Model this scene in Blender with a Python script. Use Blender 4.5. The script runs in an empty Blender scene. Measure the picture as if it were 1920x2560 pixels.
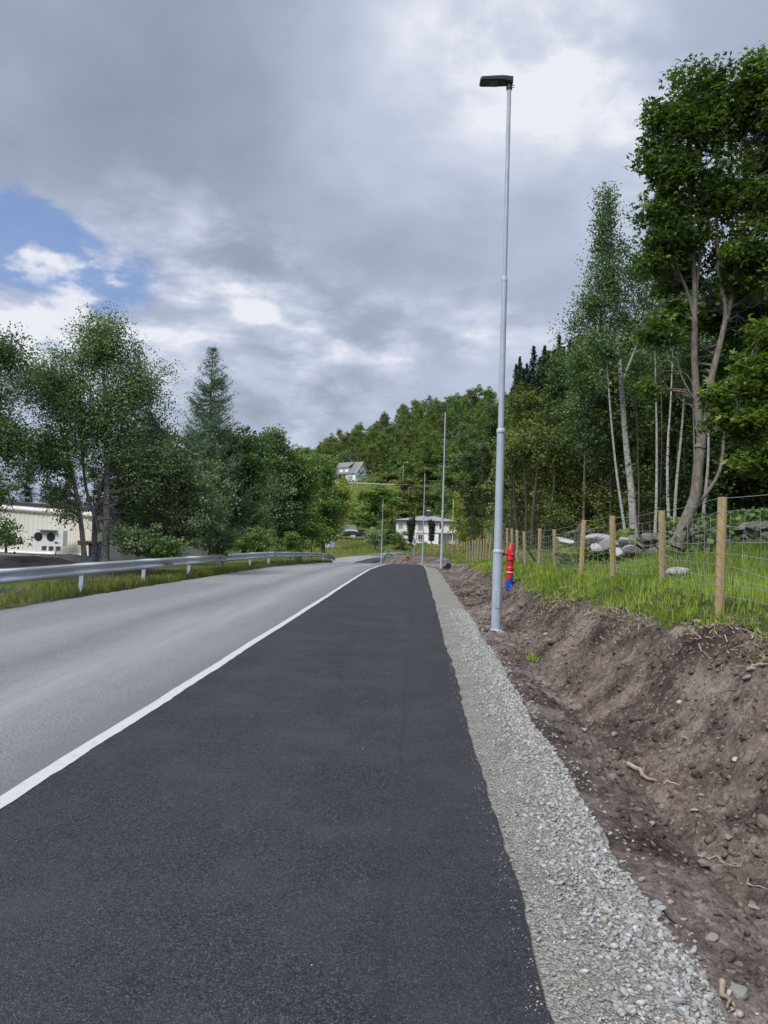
import bpy, bmesh, math, random
import numpy as np
from mathutils import Vector, Matrix, Euler
random.seed(7)
R = np.random.RandomState(11)
S = bpy.context.scene
COL = S.collection
rad = math.radians
# ------------------------------------------------------------------ camera
FPX = 1923.0
HOR = 1345.0
EYE = 1.6
PITCH = math.atan((HOR-1280)/FPX)
ROLL = rad(1.7)
cam = bpy.data.cameras.new('camera'); cam_o = bpy.data.objects.new('camera', cam); COL.objects.link(cam_o)
cam.sensor_fit = 'HORIZONTAL'; cam.sensor_width = 36; cam.lens = 36*FPX/1920
cam.clip_start = 0.05; cam.clip_end = 6000
CROT = Euler((rad(90)+PITCH, 0, 0)).to_matrix() @ Matrix.Rotation(ROLL, 3, 'Z')
cam_o.matrix_world = Matrix.Translation((0, 0, EYE)) @ CROT.to_4x4()
S.camera = cam_o
def DIR(px, py):
    return (CROT @ Vector(((px-960)/FPX, (1280-py)/FPX, -1))).normalized()
def P(px, py, d):
    v = DIR(px, py); t = d/v.y
    return Vector((v.x*t, d, EYE+v.z*t))
# ------------------------------------------------------------------ node helper
class G:
    def __init__(s, tree): s.t = tree; s.n = tree.nodes; s.l = tree.links
    def add(s, typ, **kw):
        n = s.n.new(typ)
        for k, v in kw.items(): setattr(n, k, v)
        return n
    def put(s, n, i, v):
        if v is None: return
        if isinstance(v, bpy.types.NodeSocket): s.l.new(v, n.inputs[i])
        else:
            if isinstance(v, tuple) and len(v) == 3 and n.inputs[i].type == 'RGBA': v = v+(1,)
            n.inputs[i].default_value = v
    def math(s, op, a, b=None, c=None, clamp=False):
        n = s.add('ShaderNodeMath', operation=op, use_clamp=clamp)
        s.put(n, 0, a); s.put(n, 1, b); s.put(n, 2, c); return n.outputs[0]
    def vmath(s, op, a, b=None, scale=None):
        n = s.add('ShaderNodeVectorMath', operation=op)
        s.put(n, 0, a); s.put(n, 1, b)
        if scale is not None: s.put(n, 3, scale)
        return n.outputs[1] if op in ('DOT_PRODUCT', 'LENGTH') else n.outputs[0]
    def noise(s, vec, scale, detail=4, rough=.5, dist=0, out=0):
        n = s.add('ShaderNodeTexNoise'); s.put(n, 'Vector', vec); s.put(n, 'Scale', scale); s.put(n, 'Detail', detail)
        s.put(n, 'Roughness', rough); s.put(n, 'Distortion', dist); return n.outputs[out]
    def voro(s, vec, scale, feature='F1', out=0, rnd=1.0):
        n = s.add('ShaderNodeTexVoronoi', feature=feature); s.put(n, 'Vector', vec); s.put(n, 'Scale', scale)
        s.put(n, 'Randomness', rnd); return n.outputs[out]
    def ramp(s, fac, stops, mode='LINEAR'):
        n = s.add('ShaderNodeValToRGB'); n.color_ramp.interpolation = mode
        e = n.color_ramp.elements
        while len(e) < len(stops): e.new(.5)
        for q, (p, c) in zip(e, stops):
            q.position = p; q.color = (c if isinstance(c, tuple) else (c, c, c))+(1,)
        s.put(n, 0, fac); return n.outputs[0]
    def mix(s, fac, a, b, mode='MIX'):
        n = s.add('ShaderNodeMix', data_type='RGBA', blend_type=mode)
        s.put(n, 0, fac); s.put(n, 6, a); s.put(n, 7, b); return n.outputs[2]
    def smooth(s, v, a, b, lo=0, hi=1):
        n = s.add('ShaderNodeMapRange', interpolation_type='SMOOTHSTEP')
        s.put(n, 0, v); s.put(n, 1, a); s.put(n, 2, b); s.put(n, 3, lo); s.put(n, 4, hi); return n.outputs[0]
    def scalev(s, vec, sc, rot=0):
        n = s.add('ShaderNodeMapping'); s.put(n, 0, vec); n.inputs['Scale'].default_value = sc; n.inputs['Rotation'].default_value = (0, 0, rot)
        return n.outputs[0]
    def sep(s, v): n = s.add('ShaderNodeSeparateXYZ'); s.put(n, 0, v); return n.outputs
    def comb(s, x, y, z): n = s.add('ShaderNodeCombineXYZ'); s.put(n, 0, x); s.put(n, 1, y); s.put(n, 2, z); return n.outputs[0]
# ------------------------------------------------------------------ world: broken overcast sky
SUN_AZ, SUN_EL = -142, 48
W = bpy.data.worlds.new('World'); S.world = W; W.use_nodes = True
g = G(W.node_tree); g.n.clear()
tc = g.add('ShaderNodeTexCoord').outputs['Generated']
x, y, z = g.sep(tc)
den = g.math('ADD', g.math('MAXIMUM', z, 0.0), .30)
pp = g.comb(g.math('DIVIDE', x, den), g.math('DIVIDE', y, den), 0)
w1 = g.vmath('SUBTRACT', g.noise(pp, 1.6, 3, .5, out=1), (.5, .5, .5))
w2 = g.vmath('SUBTRACT', g.noise(pp, 6.0, 6, .62, out=1), (.5, .5, .5))
D = g.vmath('ADD', tc, g.vmath('ADD', g.vmath('SCALE', w1, scale=.10), g.vmath('SCALE', w2, scale=.10)))
D = g.vmath('NORMALIZE', D)
qq = g.vmath('ADD', pp, g.vmath('SCALE', w1, scale=.15))
fb = g.noise(qq, 1.5, 8, .5, .0)
fine = g.noise(qq, 5.0, 9, .56, .0)
val = g.math('MULTIPLY_ADD', g.math('SUBTRACT', fb, .5), .85, .50)
def blob(px, py, rad_in, rad_out, amp):
    b = DIR(px, py)
    dt = g.vmath('DOT_PRODUCT', D, tuple(b))
    an = g.math('SQRT', g.math('MAXIMUM', g.math('MULTIPLY_ADD', dt, -2.0, 2.0), 0.0))
    return g.smooth(an, rad(rad_out), rad(rad_in), 0, amp)
puff = None
BL = [(300, 180, 2, 19, -.18), (40, 60, 1, 13, -.08), (600, 20, 1, 12, -.12), (100, 430, 1, 10, -.12), (520, 440, 1, 11, -.08), (1180, 0, 1, 19, .12), (1480, 200, 1, 12, .10), (1560, 420, 1, 9, .10),
      (1000, 680, 2, 12, -.12), (760, 470, 1, 10, -.06), (700, 1000, 1, 9, -.14), (60, 1180, 1, 9, -.15), (1330, 560, 2, 12, .06), (1840, 60, 1, 9, -.14), (20, 230, .5, 6, .12), (900, 250, 1, 10, .06)]
PF = [(450, 570, .2, 6.5, .26), (610, 670, .5, 6, .26), (740, 780, .5, 6, .22), (870, 870, .5, 7, .28), (330, 800, 1, 9, .26), (90, 760, 1, 9, .30), (1190, 790, .5, 4.5, .22), (1000, 850, 1, 4, .14), (60, 900, 1, 10, .22), (560, 850, 1, 8, .14), (740, 1080, .5, 6, .2), (1150, 60, .5, 9, .14), (1420, 110, .5, 7, .16), (1600, 420, .5, 7, .16), (1330, 120, 1, 11, .13), (1500, 260, 1, 8, .12), (1330, 850, .5, 6, .16)]
for a in BL: val = g.math('ADD', val, blob(*a))
pf = blob(*PF[0])
for a in PF[1:]: pf = g.math('ADD', pf, blob(*a))
# broken bright edges: the puffs are strong where the fine noise is high
fm = g.smooth(fine, .34, .70, .0, 1.8)
val = g.math('ADD', val, g.math('MULTIPLY', pf, fm))
val = g.math('MULTIPLY_ADD', g.math('SUBTRACT', fine, .5), .42, val)
ccol = g.ramp(val, [(0.0, (.26, .295, .38)), (.25, (.34, .385, .49)), (.5, (.45, .51, .65)), (.78, (.62, .665, .79)), (1.1 if False else 1.0, (.83, .85, .92))])
# overcast dome grows brighter towards the zenith (CIE overcast)
lift = g.smooth(z, .60, 1.0, 1.0, 2.5)
ccol = g.vmath('SCALE', ccol, scale=lift)
sky = g.add('ShaderNodeTexSky', sky_type='NISHITA', sun_disc=False, sun_elevation=rad(SUN_EL), sun_rotation=rad(SUN_AZ), altitude=50, air_density=1.2, dust_density=.6, ozone_density=1.5)
blue = g.vmath('SCALE', sky.outputs[0], scale=.12)
gap = g.math('ADD', g.math('ADD', blob(40, 590, .3, 5.0, .9), blob(180, 655, .3, 5.0, .9)), g.math('ADD', blob(320, 700, .3, 4.0, .8), blob(-120, 560, .3, 6.0, .8)))
gap = g.math('MULTIPLY', gap, g.smooth(fine, .70, .38), clamp=True)
gap = g.math('MULTIPLY', g.smooth(gap, .05, .62), .9)
col = g.mix(gap, ccol, g.mix(.7, blue, (.22, .34, .68)))
bg = g.add('ShaderNodeBackground'); g.put(bg, 0, col); bg.inputs[1].default_value = 1.0
out = g.add('ShaderNodeOutputWorld'); g.l.new(bg.outputs[0], out.inputs[0])
# ------------------------------------------------------------------ sun behind thin cloud
sl = bpy.data.lights.new('sun', 'SUN'); sl.energy = 3.0; sl.angle = rad(20); sl.color = (1, .96, .9)
so = bpy.data.objects.new('sun', sl); COL.objects.link(so)
so.rotation_euler = (rad(90-SUN_EL), 0, rad(180-SUN_AZ)); so.location = (0, 0, 60)
S.view_settings.view_transform = 'Standard'; S.view_settings.look = 'None'; S.view_settings.exposure = 0.0; S.view_settings.gamma = 1
try: S.view_settings.use_curve_mapping = False
except Exception: pass
# ------------------------------------------------------------------ object helpers
def tag(o, label=None, cat=None, group=None, kind=None):
    if label: o['label'] = label
    if cat: o['category'] = cat
    if group: o['group'] = group
    if kind: o['kind'] = kind
    return o
def thing(name, label, cat, loc=(0, 0, 0), rz=0, group=None):
    o = bpy.data.objects.new(name, None); COL.objects.link(o); o.location = loc; o.rotation_euler = (0, 0, rz); o.empty_display_size = .2
    return tag(o, label, cat, group)
def link(name, me, parent=None, loc=None):
    o = bpy.data.objects.new(name, me); COL.objects.link(o)
    if parent is not None: o.parent = parent
    if loc is not None: o.location = loc
    return o
def kids(o, index={}):
    return list(o.children)
def copy_tree(o, parent=None):
    c = o.copy(); COL.objects.link(c); c.parent = parent
    for ch in list(o.children): copy_tree(ch, c)
    return c
def fast_mesh(name, V, F, mat=None, smooth=False, mats=None, midx=None):
    """V (n,3); F (m,k) array with k corners per face"""
    me = bpy.data.meshes.new(name); V = np.ascontiguousarray(V, dtype=np.float32); F = np.ascontiguousarray(F, dtype=np.int32)
    m, k = F.shape
    me.vertices.add(len(V)); me.vertices.foreach_set('co', V.ravel())
    me.loops.add(m*k); me.loops.foreach_set('vertex_index', F.ravel())
    me.polygons.add(m); me.polygons.foreach_set('loop_start', np.arange(0, m*k, k, dtype=np.int32)); me.polygons.foreach_set('loop_total', np.full(m, k, dtype=np.int32))
    if smooth: me.polygons.foreach_set('use_smooth', np.ones(m, dtype=bool))
    if mats:
        for q in mats: me.materials.append(q)
        if midx is not None: me.polygons.foreach_set('material_index', np.asarray(midx, dtype=np.int32))
    elif mat: me.materials.append(mat)
    me.update(calc_edges=True); return me
def attr(me, name, vals, dom='POINT'):
    a = me.attributes.new(name, 'FLOAT', dom); a.data.foreach_set('value', np.asarray(vals, dtype=np.float32))
class MB:
    def __init__(s): s.v = []; s.f = []; s.sm = []
    def face(s, pts, sm=False):
        i = len(s.v); s.v += [tuple(p) for p in pts]; s.f.append(tuple(range(i, i+len(pts)))); s.sm.append(sm)
    def box(s, c, d, rz=0, rot=None):
        i = len(s.v); cx, cy, cz = c; hx, hy, hz = d[0]/2, d[1]/2, d[2]/2
        M = rot or Matrix.Rotation(rz, 3, 'Z')
        for a in (-1, 1):
            for b in (-1, 1):
                for e in (-1, 1):
                    p = M @ Vector((a*hx, b*hy, e*hz)); s.v.append((p.x+cx, p.y+cy, p.z+cz))
        for q in ((0, 1, 3, 2), (4, 6, 7, 5), (0, 4, 5, 1), (2, 3, 7, 6), (0, 2, 6, 4), (1, 5, 7, 3)): s.f.append(tuple(i+k for k in q)); s.sm.append(False)
        return s
    def tube(s, pts, rr, n=8, cap=True):
        pts = [Vector(p) for p in pts]
        if not hasattr(rr, '__len__'): rr = [rr]*len(pts)
        i0 = len(s.v)
        up = Vector((0, 0, 1))
        for k, p in enumerate(pts):
            t = (pts[min(k+1, len(pts)-1)]-pts[max(k-1, 0)])
            if t.length < 1e-9: t = Vector((0, 0, 1))
            t.normalize()
            a = t.cross(Vector((0, 1, 0)) if abs(t.y) < .9 else Vector((1, 0, 0))).normalized(); b = t.cross(a)
            for j in range(n):
                w = 2*math.pi*j/n; q = p+(a*math.cos(w)+b*math.sin(w))*rr[k]; s.v.append(tuple(q))
        for k in range(len(pts)-1):
            for j in range(n):
                a = i0+k*n+j; b = i0+k*n+(j+1) % n; s.f.append((a, b, b+n, a+n)); s.sm.append(True)
        if cap:
            q0 = [s.v[i0+j] for j in reversed(range(n))]; q1 = [s.v[i0+(len(pts)-1)*n+j] for j in range(n)]
            s.face(q0); s.face(q1)
        return s
    def lathe(s, prof, n=20, c=(0, 0, 0)):
        return s.tube([(c[0], c[1], c[2]+h) for r, h in prof], [r for r, h in prof], n)
    def mesh(s, name, mat):
        me = bpy.data.meshes.new(name); me.from_pydata(s.v, [], s.f); me.polygons.foreach_set('use_smooth', s.sm)
        if mat: me.materials.append(mat)
        me.update(); return me
    def build(s, name, mat, parent=None, loc=None): return link(name, s.mesh(name, mat), parent, loc)
# numpy value noise
def _h(ix, iy, s):
    h = (ix.astype(np.int64)*374761393+iy.astype(np.int64)*668265263+s*974634777) & 0xffffffff
    h = ((h ^ (h >> 13))*1274126177) & 0xffffffff
    return ((h ^ (h >> 16)) & 0xffff)/65535.0
def vn(x, y, s=0):
    ix = np.floor(x); iy = np.floor(y); fx = x-ix; fy = y-iy; fx = fx*fx*(3-2*fx); fy = fy*fy*(3-2*fy)
    a = _h(ix, iy, s); b = _h(ix+1, iy, s); c = _h(ix, iy+1, s); d = _h(ix+1, iy+1, s)
    return (a*(1-fx)+b*fx)*(1-fy)+(c*(1-fx)+d*fx)*fy
def fbm(x, y, o=4, s=0):
    t = 0; a = .5
    x = np.asarray(x, dtype=float); y = np.asarray(y, dtype=float)
    for k in range(o): t = t+a*(vn(x, y, s+k)-.5)*2; x = x*2.03+3.1; y = y*2.03+1.7; a *= .5
    return t
# ------------------------------------------------------------------ terrain functions
WL = [(-2.95, -14), (-2.34, 0), (-.58, 40), (.45, 63), (.75, 72), (.75, 82), (-.6, 96), (-2.8, 108), (-4.2, 118), (-4.3, 130), (-2.2, 142), (3.0, 152), (11, 160), (24, 167), (48, 175), (90, 184)]
def catmull(pts, n=8):
    pts = [np.array(p, float) for p in pts]; o = []
    for i in range(len(pts)-1):
        a = pts[max(i-1, 0)]; b = pts[i]; c = pts[i+1]; d = pts[min(i+2, len(pts)-1)]
        for k in range(n):
            t = k/n; o.append(.5*((2*b)+(-a+c)*t+(2*a-5*b+4*c-d)*t*t+(-a+3*b-3*c+d)*t**3))
    o.append(pts[-1]); return np.array(o)
WLC = catmull(WL, 10)
ZY = ([-20, 38, 48, 60, 80, 100, 116, 135, 150, 160, 170, 200], [0, 0, -.17, -.45, -1.05, -1.8, -2.35, -2.5, -1.9, -1.0, -.1, 1.2])
def zroad(y): return np.interp(y, *ZY)
def soff(X, Y):
    """signed offset right of the white line and the y of the nearest point on it"""
    X = np.asarray(X, float).ravel(); Y = np.asarray(Y, float).ravel(); best = np.full(X.shape, 1e9); sg = np.zeros(X.shape); yy = np.zeros(X.shape)
    for a, b in zip(WLC[:-1], WLC[1:]):
        d = b-a; L = d@d; t = np.clip(((X-a[0])*d[0]+(Y-a[1])*d[1])/L, 0, 1)
        qx = a[0]+t*d[0]; qy = a[1]+t*d[1]; ds = (X-qx)**2+(Y-qy)**2; m = ds < best
        best[m] = ds[m]; yy[m] = qy[m]; cr = (X-qx)*d[1]-(Y-qy)*d[0]; sg[m] = np.sign(cr[m])
    return np.sqrt(best)*sg, yy
PW = 2.83
UK = [-1.0, -.4, -.14, -.07, 0, .05, .12, .18, .25, .5, 1.0]
RK = [0, 20, 40, 80, 120, 170, 200, 230, 290, 420, 600, 1000]
HT = np.array([
 [0, 0, 0, 0, -.5, -.5, 0, 0, 2, 8, 10, 10],
 [0, 0, 0, -.5, -1, -1, -1, 0, 2, 10, 10, 10],
 [0, 0, 0, -.8, -2, -1.5, 0, 3, 14, 30, 20, 15],
 [0, 0, 0, -1, -2.2, -.5, 1.5, 6, 20.5, 46, 35, 20],
 [0, 0, 0, -1, -2.2, -.3, 1.3, 6.5, 21.5, 60, 50, 40],
 [0, 0, 0, -.8, -1.3, .7, 2, 7, 22, 70, 60, 60],
 [.3, .6, .5, .3, .5, 1.5, 4, 9, 23, 74, 70, 70],
 [1, 1, .8, .8, 1.5, 5, 9, 14, 30, 78, 80, 80],
 [1, 1.2, 1.3, 1.8, 5, 14, 22, 30, 48, 84, 90, 90],
 [1, 1.6, 2.5, 6, 14, 28, 36, 45, 65, 95, 100, 100],
 [1, 2, 4, 10, 20, 34, 44, 55, 75, 100, 110, 110]])
def Hfar(X, Y):
    r = np.hypot(X, Y); u = np.clip(X/np.maximum(Y, 4.0), -1, 1)
    ui = np.clip(np.searchsorted(UK, u)-1, 0, len(UK)-2); ri = np.clip(np.searchsorted(RK, r)-1, 0, len(RK)-2)
    U = np.array(UK); K = np.array(RK); fu = np.clip((u-U[ui])/(U[ui+1]-U[ui]), 0, 1); fr = np.clip((r-K[ri])/(K[ri+1]-K[ri]), 0, 1)
    return (HT[ui, ri]*(1-fu)+HT[ui+1, ri]*fu)*(1-fr)+(HT[ui, ri+1]*(1-fu)+HT[ui+1, ri+1]*fu)*fr
PY = [0, 8, 14, 19, 40, 48, 59, 74, 112, 140, 170]
PS = [0, .65, .95, 1.35, 1.8, 2.4, 3.0, 3.6]
PT = np.array([
 [0, -.03, -.13, -.40, -.22, .45, .85, .98], [0, -.03, -.13, -.36, -.12, .55, .92, 1.0], [0, -.02, -.05, -.12, .2, .7, .95, 1.0], [0, -.02, -.03, .05, .45, .75, .85, .9],
 [0, -.02, -.05, -.08, .1, .35, .5, .55], [0, -.01, -.02, 0, .05, .1, .2, .25], [0, -.01, 0, .05, .1, .2, .3, .35], [0, 0, .1, .3, .5, .7, .8, .9], [0, 0, .2, .6, 1.0, 1.3, 1.5, 1.6],
 [0, 0, 0, .1, .1, .1, .1, .1], [0]*8])
def prof(sp, yn):
    yi = np.clip(np.searchsorted(PY, yn)-1, 0, len(PY)-2); si = np.clip(np.searchsorted(PS, sp)-1, 0, len(PS)-2)
    A = np.array(PY); B = np.array(PS); fy = np.clip((yn-A[yi])/(A[yi+1]-A[yi]), 0, 1); fs = np.clip((sp-B[si])/(B[si+1]-B[si]), 0, 1)
    return (PT[yi, si]*(1-fy)+PT[yi+1, si]*fy)*(1-fs)+(PT[yi, si+1]*(1-fy)+PT[yi+1, si+1]*fy)*fs
def sleft(y): return np.interp(y, [0, 15, 30, 50, 70, 120, 170], [-5.8, -5.6, -5.2, -4.7, -4.6, -5.5, -5.5])
def height(X, Y, full=False):
    X = np.asarray(X, float); Y = np.asarray(Y, float); sh = X.shape
    s, yn = soff(X, Y); X = X.ravel(); Y = Y.ravel()
    zr = zroad(yn); hf = Hfar(X, Y)+fbm(X/9, Y/9, 3, 5)*np.clip((np.hypot(X, Y)-8)/60, 0.02, .6)
    sp = s-PW; sl_ = sleft(yn)-s
    zn = zr+prof(np.clip(sp, 0, 3.6), yn)
    wr = np.clip((sp-3.2)/4, 0, 1); wl = np.clip((sl_-1.4)/5, 0, 1)
    w = np.where(s > 0, wr, wl); w = w*w*(3-2*w)
    zn = np.where(s < 0, zr-.03*np.clip(sl_*2, 0, 1)-.12*np.clip(sl_-.4, 0, 1), zn)
    h = zn*(1-w)+hf*w
    if full: return h.reshape(sh), s.reshape(sh), yn.reshape(sh)
    return h.reshape(sh)
def hz(x, y): return float(height(np.array([x]), np.array([y]))[0])
# ------------------------------------------------------------------ materials
def new_mat(name):
    m = bpy.data.materials.new(name); m.use_nodes = True; gg = G(m.node_tree); b = gg.n['Principled BSDF']; return m, gg, b
def set_bump(gg, b, h, strength=.3, dist=.01):
    n = gg.add('ShaderNodeBump'); gg.put(n, 'Height', h); n.inputs['Strength'].default_value = strength; n.inputs['Distance'].default_value = dist
    gg.l.new(n.outputs[0], b.inputs['Normal'])
def simple(name, col, rough=.6, metal=0, var=.15, scale=8, bump=.0, bscale=40):
    m, q, b = new_mat(name); oc = q.add('ShaderNodeTexCoord').outputs['Object']
    n = q.noise(oc, scale, 5, .6)
    c = q.mix(q.ramp(n, [(.3, 0.0), (.7, 1.0)]), tuple(k*(1-var) for k in col), tuple(min(1, k*(1+var)) for k in col))
    q.put(b, 'Base Color', c); b.inputs['Roughness'].default_value = rough; b.inputs['Metallic'].default_value = metal
    if bump: set_bump(q, b, q.noise(oc, bscale, 4, .6), bump, .01)
    return m
def leafmat(name, dark, mid, light, trans=.38, gloss=.03, hue=.0):
    m = bpy.data.materials.new(name); m.use_nodes = True; q = G(m.node_tree); q.n.clear()
    at = q.add('ShaderNodeAttribute', attribute_name='tint').outputs['Fac']
    oi = q.add('ShaderNodeObjectInfo').outputs['Random']
    f = q.math('ADD', at, q.math('MULTIPLY_ADD', oi, .24, -.12))
    c = q.ramp(f, [(0, dark), (.5, mid), (1, light)])
    d = q.add('ShaderNodeBsdfDiffuse'); q.put(d, 0, c)
    t = q.add('ShaderNodeBsdfTranslucent'); q.put(t, 0, q.mix(1.0, c, (1.25, 1.3, .55), 'MULTIPLY'))
    gl = q.add('ShaderNodeBsdfGlossy'); q.put(gl, 0, (.8, .85, .9)); gl.inputs['Roughness'].default_value = .6
    a = q.add('ShaderNodeMixShader'); a.inputs[0].default_value = trans; q.l.new(d.outputs[0], a.inputs[1]); q.l.new(t.outputs[0], a.inputs[2])
    b = q.add('ShaderNodeMixShader'); b.inputs[0].default_value = gloss; q.l.new(a.outputs[0], b.inputs[1]); q.l.new(gl.outputs[0], b.inputs[2])
    o = q.add('ShaderNodeOutputMaterial'); q.l.new(b.outputs[0], o.inputs[0]); return m
M = {}
M['birch_leaf'] = leafmat('birch_leaf', (.05, .088, .034), (.12, .195, .072), (.24, .33, .15), .3)
M['wood_leaf'] = leafmat('wood_leaf', (.02, .035, .01), (.045, .08, .02), (.10, .15, .035), .25)
M['willow_leaf'] = leafmat('willow_leaf', (0.07, 0.105, 0.05), (0.16, 0.225, 0.1), (0.3, 0.37, 0.21), .28)
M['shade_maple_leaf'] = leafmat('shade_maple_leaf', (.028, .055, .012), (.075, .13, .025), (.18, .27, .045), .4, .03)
M['maple_leaf'] = leafmat('maple_leaf', (0.045, 0.08, 0.015), (0.115, 0.19, 0.03), (0.26, 0.36, 0.06), .45, .04)
M['dense_leaf'] = leafmat('dense_leaf', (0.05, 0.1, 0.024), (0.125, 0.215, 0.05), (0.25, 0.34, 0.09), .3)
M['yellow_leaf'] = leafmat('yellow_leaf', (0.13, 0.17, 0.025), (0.25, 0.31, 0.05), (0.4, 0.44, 0.09), .4)
M['olive_leaf'] = leafmat('olive_leaf', (0.07, 0.095, 0.024), (0.14, 0.18, 0.046), (0.25, 0.29, 0.08), .3)
M['bronze_leaf'] = leafmat('bronze_leaf', (.09, .095, .045), (.15, .15, .075), (.23, .22, .11), .25)
M['purple_leaf'] = leafmat('purple_leaf', (.03, .012, .015), (.05, .02, .025), (.08, .035, .035), .2)
M['needle'] = leafmat('needle', (0.018, 0.04, 0.02), (0.036, 0.07, 0.035), (0.065, 0.11, 0.055), .12, .04)
M['larch_needle'] = leafmat('larch_needle', (0.05, 0.1, 0.055), (0.095, 0.165, 0.09), (0.17, 0.25, 0.14), .25, .05)
M['yew_leaf'] = leafmat('yew_leaf', (.018, .03, .015), (.035, .055, .022), (.06, .08, .035), .1)
M['blossom'] = leafmat('blossom', (.2, .26, .12), (.42, .45, .30), (.70, .70, .6), .25)
M['grass'] = leafmat('grass', (0.12, 0.17, 0.018), (0.25, 0.36, 0.035), (0.42, 0.52, 0.075), .4, .04)
M['dull_grass'] = leafmat('dull_grass', (.08, .11, .025), (.17, .21, .05), (.34, .33, .13), .35, .03)
M['fern'] = leafmat('fern', (.10, .14, .025), (.17, .24, .04), (.26, .32, .07), .4)

def bark(name, c1, c2, sc=(18, 18, 3), marks=False):
    m, q, b = new_mat(name); oc = q.add('ShaderNodeTexCoord').outputs['Object']
    n = q.noise(q.scalev(oc, sc), 1, 6, .65)
    c = q.ramp(n, [(.3, c1), (.68, c2)])
    if marks:
        st = q.noise(q.scalev(oc, (5, 5, 26)), 1, 3, .6); mk = q.ramp(st, [(.56, 0.0), (.62, 1.0)])
        c = q.mix(mk, c, (.03, .028, .025))
    q.put(b, 'Base Color', c); b.inputs['Roughness'].default_value = .85; set_bump(q, b, n, .6, .02); return m
M['birch_bark'] = bark('birch_bark', (.25, .235, .215), (.54, .52, .49), marks=True)
M['old_birch_bark'] = bark('old_birch_bark', (.10, .09, .08), (.38, .36, .33), marks=True)
M['grey_bark'] = bark('grey_bark', (.07, .06, .05), (.20, .175, .145))
M['maple_bark'] = bark('maple_bark', (.075, .065, .055), (.25, .225, .19), (11, 11, 5))
M['dark_bark'] = bark('dark_bark', (.035, .03, .025), (.09, .075, .06))

# asphalts
def asphalt(name, base, speck, streak):
    m, q, b = new_mat(name); oc = q.add('ShaderNodeTexCoord').outputs['Object']
    al = q.scalev(oc, (1, 1, 1), .044)
    big = q.noise(q.scalev(al, (.9, .10, 1)), 1.3, 5, .6, .4)
    med = q.noise(oc, 3.2, 6, .65)
    fine_n = q.math('ADD', q.math('MULTIPLY', q.noise(oc, 110, 3, .7), .5), q.math('MULTIPLY', q.noise(oc, 42, 3, .6), .5))
    v = q.voro(oc, 170, 'F1', 1)
    sv = q.sep(v)[0]
    c = q.mix(q.ramp(big, [(.35, 0.0), (.65, 1.0)]), tuple(k*(1-streak) for k in base), tuple(k*(1+streak) for k in base))
    c = q.mix(q.ramp(med, [(.35, 0.0), (.7, .5)]), c, tuple(k*1.35 for k in base))
    c = q.mix(q.ramp(fine_n, [(.40, .85), (.54, 0.0)]), c, tuple(k*.25 for k in base))
    c = q.mix(q.ramp(sv, [(.70, 0.0), (1.0, .6)]), c, speck)
    q.put(b, 'Base Color', c); b.inputs['Roughness'].default_value = .88; b.inputs['Specular IOR Level'].default_value = .35
    hh = q.math('ADD', q.voro(oc, 120, 'F1', 0), q.math('MULTIPLY', fine_n, .7)); set_bump(q, b, hh, .9, .008)
    return m, q, b, c, oc
M['new_asphalt'], q_, b_, c_, oc_ = asphalt('new_asphalt', (.028, .030, .036), (.15, .15, .16), .25)
# dusty pale flecks and faint tyre wear on the new asphalt
c2 = q_.mix(q_.ramp(q_.noise(oc_, 1.1, 6, .7), [(.45, 0.0), (.68, .55)]), c_, (.064, .066, .070))
sx = q_.sep(oc_); lat = q_.math('SUBTRACT', sx[0], q_.math('MULTIPLY', sx[1], .044)); lat = q_.math('ADD', lat, q_.math('MULTIPLY', q_.noise(oc_, .8, 2), .12))
c2 = q_.mix(q_.smooth(lat, -.10, .0, 0, .22), c2, (.030, .031, .034))
c2 = q_.mix(q_.smooth(q_.math('ABSOLUTE', q_.math('SUBTRACT', lat, -.02)), .03, .0, 0, .4), c2, (.025, .026, .028))
c2 = q_.mix(q_.smooth(q_.noise(q_.scalev(oc_, (1.2, .5, 1)), 1.7, 7, .75), .60, .74, 0, .5), c2, (.15, .145, .135))
q_.put(b_, 'Base Color', c2)
M['old_asphalt'], q_, b_, c_, oc_ = asphalt('old_asphalt', (.245, .25, .255), (.42, .42, .42), .12)
sx = q_.sep(oc_); lat = q_.math('SUBTRACT', sx[0], q_.math('MULTIPLY', sx[1], .044))   # metres across the road
wob = q_.math('MULTIPLY', q_.math('SUBTRACT', q_.noise(q_.scalev(oc_, (.6, .12, 1)), 1, 3), .5), .9)
lat = q_.math('ADD', lat, wob)
tr = q_.math('ADD', q_.smooth(q_.math('ABSOLUTE', q_.math('SUBTRACT', lat, -3.7)), .75, .1), q_.smooth(q_.math('ABSOLUTE', q_.math('SUBTRACT', lat, -5.6)), .6, .1, 0, .7))
c2 = q_.mix(q_.math('MULTIPLY', q_.math('MULTIPLY', tr, .62), q_.ramp(q_.noise(q_.scalev(oc_, (2.2, .14, 1), .044), 2, 6, .65), [(.3, .35), (.62, 1.0)]), clamp=True), c_, (.36, .36, .35))
dk = q_.smooth(q_.math('ABSOLUTE', q_.math('SUBTRACT', lat, -4.75)), .3, .05, 0, .2)
c2 = q_.mix(dk, c2, (.115, .117, .122))
edge = q_.smooth(lat, -3.0, -2.4, 0, .6); c2 = q_.mix(edge, c2, (.16, .16, .168))
far_new = q_.smooth(q_.math('ADD', sx[1], q_.math('MULTIPLY', lat, -.0)), 24.6, 24.9, 0, .5)
far_new = q_.math('MULTIPLY', far_new, q_.smooth(lat, -4.5, -5.0)); c2 = q_.mix(far_new, c2, (.32, .32, .30))
q_.put(b_, 'Base Color', c2)
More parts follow.
